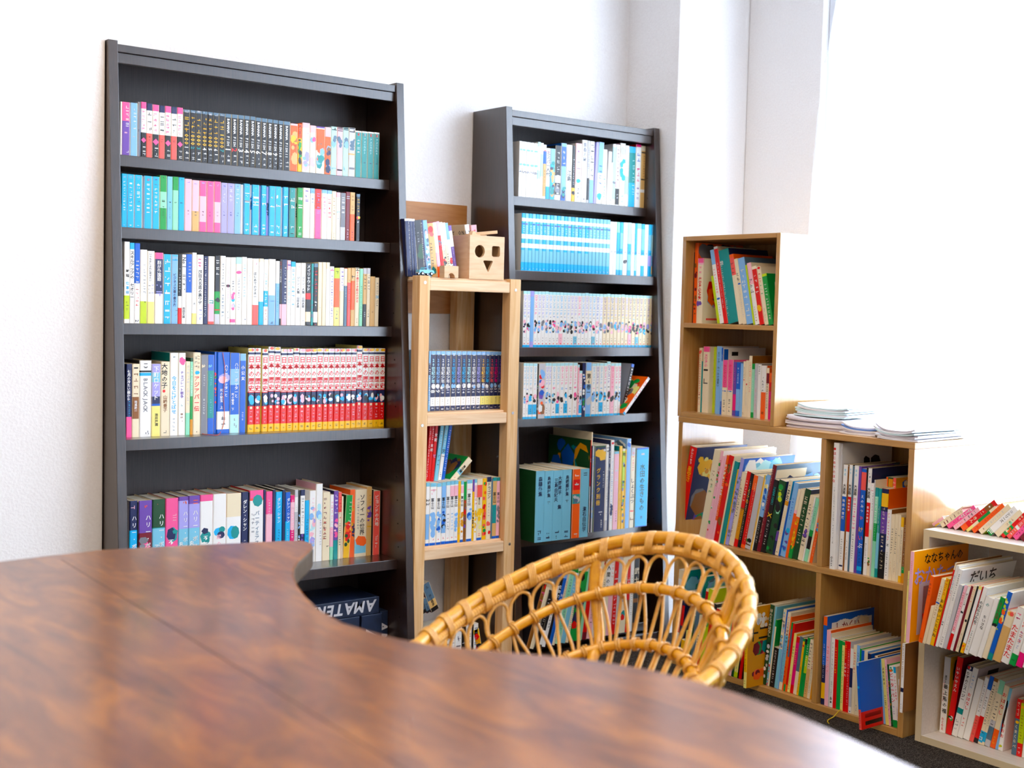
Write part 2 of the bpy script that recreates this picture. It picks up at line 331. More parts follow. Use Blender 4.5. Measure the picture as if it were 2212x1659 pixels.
for i in range(NA+1):
    t = T0+.15+DT*i; c = ringpt(t, *RIM)-CO; c2 = ringpt(t, *RIM, dz=-.0155, dr=-.0105)-CO; d = ringpt(t+.02, *RIM)-ringpt(t-.02, *RIM)
    mid = c.lerp(c2, .42); ax = (c2-c).normalized(); td = d.normalized(); bx = td.cross(ax).normalized(); pts = []
    for k in range(4*12+1):
        th = 2*math.pi*k/12; ct, st = math.cos(th), math.sin(th); pts.append(mid+ax*(math.copysign(abs(ct)**.8, ct)*.0218)+bx*(math.copysign(abs(st)**.8, st)*.0148)+td*(.0040*(k/12-2)))
    MB().tube(pts, .0021, 6).build('cane_wrap', M_cane, chair, smooth=True)
def spl(P, n=8):
    out = []; Q = [P[0]*2-P[1]]+P+[P[-1]*2-P[-2]]
    for i in range(1, len(Q)-2):
        for k in range(n):
            t = k/n; a, b, c, d = Q[i-1], Q[i], Q[i+1], Q[i+2]
            out.append(.5*((2*b)+(c-a)*t+(2*a-5*b+4*c-d)*t*t+(3*b-a-3*c+d)*t*t*t))
    return out+[P[-1]]
for i in range(NA):
    tc = T0+.15+DT*(i+.5); h = DT/2
    P = []
    for sgn in (-1, 1):
        leg = [ringpt(tc+sgn*h*1.62, *RG4)-CO, ringpt(tc+sgn*h*1.75, *RG3, dr=.009)-CO, ringpt(tc+sgn*h*1.0, *RG2, dr=.0115)-CO, (ringpt(tc+sgn*h*.86, *RG2, dr=.02)-CO).lerp(ringpt(tc+sgn*h*.86, *RIM, dz=-.024, dr=-.012)-CO, .62), ringpt(tc+sgn*h*.42, *RIM, dz=-.029, dr=-.013)-CO]
        P.append(leg)
    path = spl(P[0]+[ringpt(tc, *RIM, dz=-.026, dr=-.012)-CO]+P[1][::-1], 6)
    MB().tube(path, .0034, 6).build('cane_loop', M_cane, chair, smooth=True)
for i in range(NA+1):
    t = T0+.15+DT*i
    for ring, rr in ((RG2, .0115), (RG3, .0108)):
        c = ringpt(t, *ring)-CO; d = ringpt(t+.02, *ring)-ringpt(t-.02, *ring); td = d.normalized(); ax = (Vector((0, 0, 1))-td*td.z).normalized(); bx = td.cross(ax); pts = []
        for k in range(2*12+1):
            th = 2*math.pi*k/12; pts.append(c+ax*(math.cos(th)*rr)+bx*(math.sin(th)*(rr+.003))+td*(.005*(k/12-1)))
        MB().tube(pts, .0022, 5).build('cane_binding', M_cane, chair, smooth=True)
for t in (-1.75, -.62, .62, 1.75):
    P = [ringpt(t, *RIM, dz=-.01, dr=-.004)-CO, ringpt(t, *RG2, dr=.02)-CO, ringpt(t, *RG3, dr=.018)-CO, ringpt(t, *RG4, dr=.012)-CO]
    foot = ringpt(t, *RG4, dr=.03)-CO; foot.z = .004
    MB().tube(spl(P+[foot], 6), .011, 10).build('leg', M_rattan, chair, smooth=True)
sm = MB(); N = 40
for r, z in ((0, .445), (.10, .447), (.150, .440), (.158, .432), (.150, .420), (0, .418)):
    for k in range(N): a = 2*math.pi*k/N; sm.v.append(Vector((r*math.cos(a), r*math.sin(a), z)))
for j in range(5):
    for k in range(N): l = (k+1) % N; sm.f.append((j*N+k, j*N+l, (j+1)*N+l, (j+1)*N+k)); sm.c.append(None)
sm.build('seat', M_cane, chair, smooth=True)

# ------------------------------------------------------------------ books
PAL = dict(W='#f4f3f0', C='#efe2c6', G='#c9c8cc', g='#7e7f86', K='#17161a', N='#1d2550', B='#2160c0', b='#8db9e6', c='#28b0e2', T='#12908f', V='#6d4ca0', v='#aaa6e0', P='#ee6a9c', p='#f6c3cf',
           R='#d8242a', r='#ee6c66', O='#f0701c', Y='#f2c21c', y='#f4ea9a', L='#c4d832', E='#1f9a4e', e='#9ddcbc', D='#22492c', M='#74202c', n='#8a5a32', t='#d9b37c', S='#5b7488', a='#bfe9ee', H='#e0307c', u='#d99b1a', s='#88c4da', o='#f2a44e')
def sat(c, f=1.22):
    g = .3*c[0]+.59*c[1]+.11*c[2]; return tuple(min(1, max(0, g+(x-g)*f)) for x in c[:3])+(1,)
LIN = {k: sat(s2l(v)) for k, v in PAL.items()}
CN = dict(W='white', C='cream', G='pale grey', g='grey', K='black', N='navy', B='blue', b='light blue', c='sky blue', T='teal', V='violet', v='lavender', P='pink', p='pale pink', R='red', r='coral red', O='orange', Y='yellow',
          y='pale yellow', L='lime', E='green', e='mint', D='dark green', M='maroon', n='brown', t='tan', S='slate', a='pale aqua', H='magenta', u='mustard', s='powder blue', o='soft orange')
ORD = ['first', 'second', 'third', 'fourth', 'fifth', 'sixth', 'seventh', 'eighth', 'ninth', 'tenth', 'eleventh', 'twelfth', 'thirteenth', 'fourteenth', 'fifteenth', 'sixteenth', 'seventeenth', 'eighteenth', 'nineteenth', 'twentieth',
       'twenty-first', 'twenty-second', 'twenty-third', 'twenty-fourth', 'twenty-fifth', 'twenty-sixth', 'twenty-seventh']
fc = bpy.data.curves.new('glyph_source', 'FONT'); fc.resolution_u = 1; fc.offset = .016; fo = bpy.data.objects.new('glyph_source', fc); COL.objects.link(fo)
GC = {}
def glyph(ch):
    if ch not in GC:
        fc.body = ch; bpy.context.view_layer.update(); m = fo.to_mesh()
        GC[ch] = ([(v.co.x, v.co.y) for v in m.vertices], [tuple(p.vertices) for p in m.polygons], (max([v.co.x for v in m.vertices])+min([v.co.x for v in m.vertices])) if m.vertices else 1); fo.to_mesh_clear()
    return GC[ch]
def put_glyph(mb, ch, cx, cy, s, col, P, rot=0, sx=1):
    vs, fs, w = glyph(ch)
    if not vs: return
    n = len(mb.v); ascii_ = ord(ch) < 256; ox = w/2; oy = .35 if ascii_ else .38
    if rot == 1 and ch in 'ー～': rot = 0
    for x, y in vs:
        a, b = (x-ox)*s*sx, (y-oy)*s
        if rot: a, b = b, -a
        mb.v.append(Vector(P(cx+a, cy+b)))
    for f in fs: mb.f.append(tuple(n+i for i in f)); mb.c.append(col)
def text_v(mb, txt, x, z0, z1, wmax, col, P):
    """vertical title from z1 (top) to z0; runs of plain letters are turned on their side"""
    if txt.isascii():
        s = min(wmax*1.25, (z1-z0)/(.66*len(txt))); st = (z1-z0)/len(txt); st = min(st, s*.72)
        for i, ch in enumerate(txt):
            if ch != '_': put_glyph(mb, ch, x, z1-st*(i+.5), s, col, P, rot=1)
    else:
        st = (z1-z0)/len(txt); s = min(wmax, st*1.02); st = min(st, s*1.35)
        for i, ch in enumerate(txt):
            if ch != '_': put_glyph(mb, ch, x, z1-st*(i+.5), s, col, P, rot=1 if ch in 'ーー〜' else 0)
def marks_v(mb, x, z0, z1, w, col, P, rr, scale=1):
    s = w*scale; n = max(1, int((z1-z0)/(s*1.12))); st = (z1-z0)/n
    for i in range(n):
        c = z1-st*(i+.5); h = s*.42
        for k in range(rr.choice((2, 3))):
            if rr.random() < .5: a, b, e, f = -h, h, rr.uniform(-h, h*.8), .13*s
            else: a = rr.uniform(-h, h*.7); b = a+.14*s; e, f = -h*rr.random(), h*1.2*rr.random()+.2*h
            mb.poly([P(x+a, c+e), P(x+b, c+e), P(x+b, c+e+f), P(x+a, c+e+f)], col)
def art(mb, x0, x1, z0, z1, cols, P, rr, n=None):
    w = x1-x0; h = z1-z0; big = n; k0 = (.22, .42) if not n else (.09, .22)
    n = n or max(3, int(3*h/max(w, 1e-4))); n = min(n, 16)
    for i in range(n):
        a = rr.uniform(*k0)*w; b = a*rr.uniform(.7, 1.6); b = min(b, h*.45); cx = rr.uniform(x0+a*.8, x1-a*.8); cz = rr.uniform(z0+b, z1-b); c = LIN[rr.choice(cols)]; ph = rr.random()*3; k = rr.choice((5, 6, 8)); lift = i*1.2e-5
        mb.poly([P(min(max(cx+a*math.cos(ph+6.283*j/k), x0), x1), min(max(cz+b*math.sin(ph+6.283*j/k), z0), z1), lift) for j in range(k)], c)
def make_book(name, w, h, d, base, opts, M, visible_side, rr):
    """a book: the outer cover (bands of colour) with a pages block and the printing on the spine as parts; local x across the spine, y into the shelf, z up"""
    hard = 'h' in opts; ct = min(.0022 if hard else .0007, w*.12); hb = .003 if hard else .0004; r = min(w*.13, .0028)
    cuts = sorted({0, 1, *[b[1] for b in opts.get('b', [])], *[b[2] for b in opts.get('b', [])]})
    side = opts.get('c', base); mb = MB()
    out = [(-w/2, d), (-w/2, r), (-w/2+r*.35, r*.35), (-w/2+r, 0), (w/2-r, 0), (w/2-r*.35, r*.35), (w/2, r), (w/2, d), (w/2-ct, d), (w/2-ct, ct), (-w/2+ct, ct), (-w/2+ct, d)]; k = len(out)
    for f in cuts:
        for x, y in out: mb.v.append(Vector((x, y, h*(1-f))))
    for i in range(len(cuts)-1):
        col = base
        for b in opts.get('b', []):
            if b[1]-1e-6 <= cuts[i] and cuts[i+1] <= b[2]+1e-6: col = b[0]
        for j in range(k):
            l = (j+1) % k; mb.f.append((i*k+l, i*k+j, (i+1)*k+j, (i+1)*k+l)[::-1]); mb.c.append(LIN[col] if 1 <= j <= 5 else LIN[side] if j in (0, 6) else LIN['C'])
    mb.f.append(tuple(range(k))[::-1]); mb.c.append(LIN[side]); mb.f.append(tuple((len(cuts)-1)*k+i for i in range(k))); mb.c.append(LIN[side])
    o = mb.build(name, M_cover); o.matrix_world = M
    MB().quadbox((-w/2+ct, ct+.0004, hb), (w/2-ct, d-hb-.0006, h-hb)).build('pages', M_pages, o)
    pr = MB(); P = lambda x, z, l=0: (x, -.00025-l, z)
    fw = w*.96
    for c, a, b in opts.get('a', []): art(pr, -fw/2, fw/2, h*(1-b), h*(1-a), c, P, rr)
    Pt = lambda x, z: (x, -.0005, z)
    for c, a, b, txt, off, sc in opts.get('t', []): text_v(pr, txt, off*w, h*(1-b), h*(1-a), fw*min(1, sc*1.22), LIN[c], Pt)
    for c, a, b, off, sc in opts.get('m', []): marks_v(pr, off*w, h*(1-b), h*(1-a), fw*sc, LIN[c], Pt, rr)
    if pr.v: pr.build('lettering', M_cover, o)
    if 'k' in opts or 'q' in opts:
        sgn = visible_side; cp = MB(); Q = lambda y, z, l=0: (sgn*(w/2+.0003+l), y if sgn > 0 else y, z)
        for cols, x0, x1, a, b in opts.get('k', []): art(cp, d*x0, d*x1, h*(1-b), h*(1-a), cols, Q, rr, 15)
        for c, x0, x1, a, b in opts.get('r', []): cp.poly([Q(d*x0, h*(1-b), 1e-4), Q(d*x1, h*(1-b), 1e-4), Q(d*x1, h*(1-a), 1e-4), Q(d*x0, h*(1-a), 1e-4)], LIN[c])
        for c, x0, y0, s, txt in opts.get('q', []):
            for i, ch in enumerate(txt):
                if ch != '_': put_glyph(cp, ch, x0*d+(i*s*d*.98)*(1 if sgn > 0 else -1), h*(1-y0), s*d, LIN[c], lambda x, y: (sgn*(w/2+.0006), x, y), sx=1 if sgn > 0 else -1)
        if cp.v: cp.build('cover_pattern', M_cover, o)
    return o
def num(s): return float(s)
def parse(tok, opts):
    try: parse_(tok, opts)
    except Exception as e: print('BADTOK', tok, e)
def parse_(tok, opts):
    k = tok[0]; body = tok[1:]
    if not body and k != 'h': print('BAD', tok); return
    if k == 'h' and not body: opts['h'] = 1; return
    if k in 'dol' and (body[0].isdigit() or body[0] in '-.'): opts[k] = float(body); return
    if k == 'c': opts['c'] = body; return
    if k == '=': opts['='] = body.replace('_', ' '); return
    if k == 'q':                                    # cover words: q<colour>x,y,size:text
        a, txt = body.split(':', 1); x, y, s = a[1:].split(','); opts.setdefault('q', []).append((a[0], float(x), float(y), float(s), txt)); return
    if k == 'k' or k == 'r':
        i = 0
        while i < len(body) and body[i].isalpha(): i += 1
        v = [float(q) for q in body[i:].split(',')] if body[i:] else [.05, .95, .1, .9]
        opts.setdefault(k, []).append((body[:i], *v)); opts.setdefault('k', []); return
    txt = None
    if ':' in body: body, txt = body.split(':', 1)
    i = 0
    while body[i].isalpha(): i += 1
    cols, rg = body[:i], body[i:]; off = 0; sc = 1.0
    if '@' in rg: rg, q = rg.split('@'); q = q.split('*'); off = float(q[0] or 0); sc = float(q[1]) if len(q) > 1 else .5
    a, b = rg.split('-'); a, b = float(a), float(b)
    if k == 'b': opts.setdefault('b', []).append((cols, a, b))
    elif k == 'a': opts.setdefault('a', []).append((cols, a, b))
    elif k == 't': opts.setdefault('t', []).append((cols, a, b, txt, off, sc))
    elif k == 'm': opts.setdefault('m', []).append((cols, a, b, off, sc))
    else: raise ValueError(tok)
ALL_ROWS = []
def row(kind, noun, axis, plane, zb, zoom, start, data, place, depth, lean=0, ends=('wall end', 'window end'), group=None, cat='book', gap=.0003):
    """axis 'x': row along the back wall, spines at y = plane; axis 'y': row along the window wall, spines at x = plane.
    Every line: right edge of the spine at its foot, its top, base colour, options; measured in a zoomed view zoom = (x0, y0, scale)."""
    ox, oy, sc = zoom; rr = random.Random(hash_(place)); recs = []
    u = Vector((1, 0, 0)) if axis == 'x' else Vector((0, -1, 0))
    def s_at(px, off):
        P0 = Vector((0, plane+off, zb)) if axis == 'x' else Vector((plane+off, 0, zb)); k = (px-CX)/FPX
        return (k*P0.dot(Fw)-P0.dot(Rt))/(u.dot(Rt)-k*u.dot(Fw))
    def h_at(s, py, off):
        P0 = (Vector((0, plane+off, 0)) if axis == 'x' else Vector((plane+off, 0, 0)))+u*s; k = (py-CY)/FPX; z = Vector((0, 0, 1))
        return (k*P0.dot(Fw)-P0.dot(Dn))/(z.dot(Dn)-k*z.dot(Fw))-zb
    xprev = start; lastdh = None; curl = lean; curh = None
    for line in data.strip().split('\n'):
        p = line.split()
        if p[0][0] == '#': continue
        if p[0] == 'g': xprev = float(p[1]); continue
        if p[0] == 'L': curl = float(p[1]); continue
        xr = float(p[0]); opts = {}
        for tkn in p[3:]: parse(tkn, opts)
        off = opts.get('o', 0); ln = math.radians(opts.get('l', curl))
        sl = s_at(ox+xprev/sc, off); sr = s_at(ox+xr/sc, off); W_ = (sr-sl)-gap; w = max(.003, W_*math.cos(ln))
        if p[1] != '-':
            foot_l = sl
            H = h_at((sl+sr)/2, oy+float(p[1])/sc, off); curh = H/math.cos(ln) - abs(w*math.tan(ln))*.5
        h = max(curh, .04)
        if ln > 0: piv = Vector((w/2, 0, 0)); sp = sr-gap/2
        else: piv = Vector((-w/2, 0, 0)); sp = sl+gap/2
        R = Matrix.Rotation(ln, 4, 'Y'); A = Matrix.Identity(4) if axis == 'x' else Matrix.Rotation(-math.pi/2, 4, 'Z')
        base = (Vector((0, plane+off, zb)) if axis == 'x' else Vector((plane+off, 0, zb)))+u*sp
        M = Matrix.Translation(base) @ A @ R @ Matrix.Translation(-piv)
        recs.append((opts.get('=k', kind), w, h, opts.get('d', depth), p[2], opts, M)); xprev = xr
    n = len(recs)
    for i, (kn, w, h, d, base, opts, M) in enumerate(recs):
        o = make_book(kn, w, h, d, base, opts, M, -1 if axis == 'x' else 1, rr)
        look = opts.get('=')
        if not look:
            look = CN[base]+' '+noun; tc = [t[0] for t in opts.get('t', [])]+[t[0] for t in opts.get('m', [])]; bc = [q[0] for q in opts.get('b', []) if q[0] != base]
            if bc and (bc[0] not in 'GCW' or base not in 'GCW'): look = '%s %s with %s band' % (CN[base], noun, CN[bc[0]])
            elif tc and tc[0] != base: look = '%s-lettered %s %s' % (CN[tc[0]].replace(' ', '-'), CN[base], noun)
        if n == 1: pos = ''
        elif i < (n+1)//2: pos = '%s from the %s' % (ORD[i], ends[0])
        else: pos = '%s from the %s' % (ORD[n-1-i], ends[1])
        lab = '%s, %s, %s' % (look, pos, place) if pos else '%s, %s' % (look, place)
        if len(lab.split()) > 16: lab = '%s %s, %s, %s' % (CN[base], noun, pos, place)
        if len(lab.split()) > 16: lab = lab.replace(' from the ', ' from ')
        if len(lab.split()) > 16: print('LONG', lab)
        tag(o, lab, cat, group or '%ss on the %s' % (noun, place))
def hash_(s):
    v = 7
    for c in s: v = (v*131+ord(c)) % 1000003
    return v
ZA = (230, 200, 5.027); ZB = (540, 220, 4.88); ZC = (230, 500, 5.027); ZD = (540, 530, 4.88); ZE = (230, 740, 5.027); ZF = (500, 720, 4.366); ZG = (230, 1000, 5.027); ZH = (540, 1000, 4.147)
def cv(x, a, b): return (a[0]+x/a[2]-b[0])*b[2]          # x of one zoomed view in another
def cvy(y, a, b): return (a[1]+y/a[2]-b[1])*b[2]
def shift(data, a, b):
    out = []
    for l in data.strip().split('\n'):
        p = l.split()
        if p[0] == 'g': p[1] = '%.1f' % cv(float(p[1]), a, b)
        elif p[0] not in 'L#':
            p[0] = '%.1f' % cv(float(p[0]), a, b)
            if p[1] != '-': p[1] = '%.1f' % cvy(float(p[1]), a, b)
        out.append(' '.join(p))
    return '\n'.join(out)
END = ('wall end', 'window end')
# top row, wide case
d1 = '''162 98 W
255 103 V bP0-.35 mW.06-.5@.15*.4 mp.5-.62@0*.4 mW.9-.96@.2*.3
338 112 b mW.1-.5@.1*.4 mY.6-.68@0*.3
372 102 G o.012 mK.5-.53'''
for i, x in enumerate((432, 497, 570, 633, 700, 765, 828)):
    t = (102, 118, 132, 142, 148, 155, 163)[i]
    d1 += ('\n%d %d W bP0-.12 bK.55-1 mP.14-.53@-.1*.6 mW.78-.98@.1*.6 tP.62-.76:◆' if i % 2 == 0 else '\n%d %d W bN0-.13 br.55-1 mK.15-.52@0*.8 mK.6-.7@0*.4') % (x, t)
for i, x in enumerate((905, 965, 1032, 1095, 1152, 1217, 1285)):
    d1 += '\n%d %d K bS0-.05 mG.01-.06@0*.6 mY.10-.46@0*.7 tY.46-.68@0*.8:000 t%s.69-.76@0*.6:%d mW.78-.97@.1*.6' % (x, 185+7*i, 'WTTWWWT'[i], i+1)
for i, x in enumerate((1352, 1422, 1490, 1552, 1613)):
    d1 += '\n%d %d K bS0-.07 tW.09-.62@0*1:BANANA_FISH t%s.64-.74@0*.8:%d mW.76-.96@.1*.5' % (x, 232+7*i, 'WRWWW'[i], i+1)
d1b = ''
for i, x in enumerate((115, 178, 235, 292, 345, 420)):
    d1b += '%d %d K bS0-.07 tW.09-.62@0*1:BANANA_FISH tW.64-.74@0*.8:%d mW.76-.96@.1*.5\n' % (x, 167+8*i, i+6)
d1b += '''500 230 O bp0-.04 atY.05-.95 mM.3-.5@.2*.5
545 232 Y bO0-.3 aKEn.3-.95 tM.03-.28:Kimi
628 222 W bp0-.1 avbp.55-.98 mp.15-.3@.2*.4 cO
692 250 W bp0-.15 aPbB.2-.4 ap.6-.9 cG
785 262 W bV0-.03 bO.05-.5 aOTb.2-.95 mO.1-.4@.3*.3
850 268 O bp0-.2 aOnNb.3-.98 cR
912 262 a aSb.15-.5 mK.03-.06 mb.75-.95
975 268 p aSp.15-.5 mK.03-.06 mg.75-.95
1035 272 a aSb.15-.5 mK.03-.06 mb.75-.95
1105 274 G aSG.15-.5 mK.03-.06 bt.52-.55 mg.75-.95
1170 306 T bW0-.03 tr.05-.1:M mW.14-.5@0*.5 cS
1235 312 T bW0-.03 tG.05-.1:M ta.14-.48@0*.6:アメリカの2 mN.6-.72@0*.4
1300 318 T bW0-.03 tr.05-.1:M ta.14-.48@0*.6:アメリカの3 mN.6-.72@0*.4
1360 323 T bW0-.03 tr.05-.1:M ta.14-.48@0*.6:アメリカの4 mN.6-.72@0*.4'''
row('comic', 'comic', 'x', 3.315, .378, ZA, 150, d1+'\n'+shift(d1b, ZB, ZA), 'top shelf of wide dark bookcase', .108, ends=END)
# second row
d2 = ''
for i, (x, t, c) in enumerate(((222, 880, 'c'), (300, 887, 'c'), (388, 895, 'c'))): d2 += '%d %d c mv.03-.1@0*.5 mW.13-.7@0*.45 mW.93-.96@0*.3\n' % (x, t)
d2 += '''405 910 G o.004
495 905 c mR.03-.1@0*.4 mW.13-.72@0*.45
575 913 c mV.03-.1@0*.4 mW.13-.72@0*.45
655 900 E mK.03-.06@0*.3 mD.46-.51@0*.5 mD.55-.8@0*.3 be.3-.6
715 912 s mK.03-.06@0*.3 mK.46-.51@0*.5 mS.55-.8@0*.3
780 915 e bE0-.25 mK.03-.06@0*.3 mK.46-.51@0*.5
845 922 c mK.03-.06@0*.3 mK.46-.51@0*.5
925 938 p mv.03-.1@0*.5 mN.58-.7@0*.3
1005 952 p bt.6-1 mv.03-.1@0*.5 mN.58-.7@0*.3
1085 958 P bp.3-.8 mv.03-.1@0*.5 mN.58-.7@0*.3
1165 963 P mv.03-.1@0*.5 mN.58-.7@0*.3
1240 966 P bp.4-.8 mv.03-.1@0*.5 mN.58-.7@0*.3
1310 980 v mB.03-.08@0*.4 mW.1-.4@0*.5 mN.55-.66@0*.3
1385 986 v mB.03-.08@0*.4 mW.1-.4@0*.5 mN.55-.66@0*.3
1455 992 b mV.03-.08@0*.4 mW.1-.4@0*.5 mN.55-.66@0*.3
1490 1000 W o.006
1555 990 c mb.03-.09@0*.4 mW.15-.45@0*.9 mW.75-.97@0*.6
1580 1005 W aBN.2-.5 o.006'''
d2b = '''20 872 c mb.03-.09@0*.4 mW.15-.45@0*.9 mW.75-.97@0*.6
95 875 c mb.03-.09@0*.4 mW.15-.45@0*.9 mW.75-.97@0*.6
115 890 v o.006
170 882 c mb.03-.09@0*.4 mW.15-.45@0*.9 mW.75-.97@0*.6
200 896 v aN.3-.6 o.006
262 888 c mb.03-.09@0*.4 mW.15-.45@0*.9 mW.75-.97@0*.6
325 893 c mb.03-.09@0*.4 mW.15-.45@0*.9 mW.75-.97@0*.6
345 905 W o.006
400 900 c mb.03-.09@0*.4 mW.15-.45@0*.9 mW.75-.97@0*.6
412 908 v o.006
475 907 T mb.03-.09@0*.4 mW.15-.45@0*.9 mW.75-.97@0*.6
495 912 G aN.3-.6 o.006
555 907 E mb.03-.09@0*.4 mW.15-.45@0*.9 mW.75-.97@0*.6
630 908 W mV.04-.3@0*.5 mp.75-.85@0*.3
678 912 W bb0-.1 mB.04-.3@0*.5
750 920 P bR0-.4 mv.08-.5@0*.5 mV.85-.97@0*.3
808 928 W bb0-.07 mP.12-.5@0*.5
858 934 W bb0-.07 mR.12-.6@0*.7
905 942 C mn.12-.5@0*.5 mn.85-.97@0*.3
948 955 W bp0-.1 mb.4-.45 mK.5-.6@0*.5
1005 960 g bG.72-1 mW.08-.45@0*.6
1050 950 M mG.05-.15 mp.75-.95@0*.4
1102 955 O bt0-.45 mn.06-.4@0*.5 mM.8-.95@0*.4
g 1115
1157 972 K bS0-.06 mY.08-.4@0*.6 aRY.46-.54 mW.56-.64@0*.5'''
row('paperback', 'paperback', 'x', 3.308, .190, ZA, 163, d2+'\n'+shift(d2b, ZB, ZA), 'second shelf of wide dark bookcase', .108, ends=END)
# third row
d3 = '''250 110 W tK.33-.48@.1:時短 tc.48-.66@.1:仕事術 mK.72-.85@.1*.5 bL.66-1 bW.95-1
300 123 W bc0-.08 tK.1-.7@0*.8:スキルアップの_セオリー
362 128 W bB0-.5 mW.2-.5@0*.6 mr.55-.8@0*.6 tK.95-.99:2
440 198 W bL.7-1 mg.2-.6@.1*.4 mK.65-.75@.1*.5
520 212 W by.7-1 tK.03-.42@-.1*.55:いつもおしゃれに見せたい mK.45-.6@-.2*.4 mv.45-.6@.2*.4
615 230 N bW.58-1 bP0-.09 tW.11-.4@0*.8:脳が外国語 mv.4-.65@0*.8
700 247 c mW.06-.6@0*.8 mW.65-.96@0*.7
775 250 b tN.27-.75@0*.7:ビジネス文書の書き方 mc.03-.07 mg.78-.9@.3*.4
815 250 K bW.6-1 bR.77-1 mW.2-.55@-.1*.6
860 250 W tK.04-.14:No tK.15-.26:1 mK.28-.52@0*.9 tK.76-.92@0*.7:西田文郎
925 247 B bW.55-1 mW.1-.4@.1*.5
975 230 W by.85-1 mK.7-.73@0*.5 mG.1-.6@0*.4
1050 252 W mH.03-.2@-.1*.5 tK.22-.72@0*.75:超田大名造の裏ワザ mv.78-.95@.1*.5
1100 268 N mW.02-.9@-.1*.4 cG
1170 270 W br.7-1 bp.7-.96 mT.65-.7@0*.8
1230 265 K bE.52-.85 bG.85-1 mW.05-.3@0*.7 aK.6-.68 aR.78-.8
1290 265 W mK.1-.35@0*.4 mK.38-.52@0*.7 mS.55-.9@0*.5
1340 280 W aK.4-.45 mP.2-.7@0*.3 mK.8-.92@0*.4
1400 283 W mK.33-.5@0*.4 aPcp.5-.8 bP.92-.97
1465 280 W ba0-.1 aP.2-.25 mg.3-.8@0*.4
1520 277 W mb.1-.6@0*.5 mN.9-.95@.2*.4
1580 290 W mG.2-.6@0*.4
1650 295 W br.7-1 mP.04-.12@0*.4 tK.2-.6@-.1*.5:はじめてのマネー'''
d3b = '''140 140 W bc.65-1 bC0-.05
188 148 W mc.2-.45@0*.6 bc.48-.72 mW.5-.7@0*.6 mr.75-.95@0*.6
265 145 b bW0-.55 mb.6-.8@.1*.5 mN.95-.98@0*.4
308 165 b bW0-.35 mc.4-.8@0*.4
325 150 K mR.03-.15 mW.15-.35 bp.68-1 bK.9-1
385 150 N bp.68-1 mW.1-.65@.2*.4
425 158 W bp0-.15 mV.03-.1 mc.2-.7@0*.5
475 172 W bc0-.08 mc.1-.7@0*.7
530 185 W tK.22-.72@0*.6:ジーン・人類_山田太郎 mR.04-.08@0*.4
583 185 W tK.22-.72@0*.6:ジーン・人類_山田太郎 mK.9-.94@0*.4
640 190 K tW.02-.45@0*.75:メイリャウッド bC.78-.94 bR.48-.58
665 192 T aS.1-.9 cN
712 190 K bS0-.06 mR.1-.55@0*.7 mW.58-.72@0*.6 bW.78-.95 tR.97-.99:●
755 178 C mG.05-.3@0*.4 tK.7-.73:♪
795 178 C mG.05-.3@0*.4
835 180 C mG.05-.3@0*.4 bW.1-1
880 222 W mP.03-.08 mV.15-.9@0*.5
940 238 O bL0-.18 by.68-1 mK.05-.12@0*.6 mg.72-.9@0*.5
985 236 C bW0-.4 mV.05-.4@.1*.6
1020 245 S bC0-.3 mG.3-.5@0*.4
1058 240 r bt0-.25 mM.2-.7@0*.4
1100 240 O bt0-.22 bt.72-1 cR mK.1-.2
1148 235 C tR.06-.6@0*.85:80歳から才能はのびる mK.03-.05 mn.85-.95@0*.3
1185 246 e mE.3-.7@0*.4 mK.72-.85@0*.4
1225 240 t bG0-.1 bK.62-1 mK.1-.38@0*.6 mW.75-.85@0*.4
1262 240 C bG0-.1 mK.1-.38@0*.6 mK.7-.85@0*.4
1315 328 t mn.7-.73@0*.3
1355 340 C mg.1-.35@0*.5 mc.38-.42 mK.45-.6@0*.5 cb'''
row('paperback', 'paperback', 'x', 3.300, -.061, ZC, 188, d3+'\n'+shift(d3b, ZD, ZC), 'third shelf of wide dark bookcase', .112, ends=END)
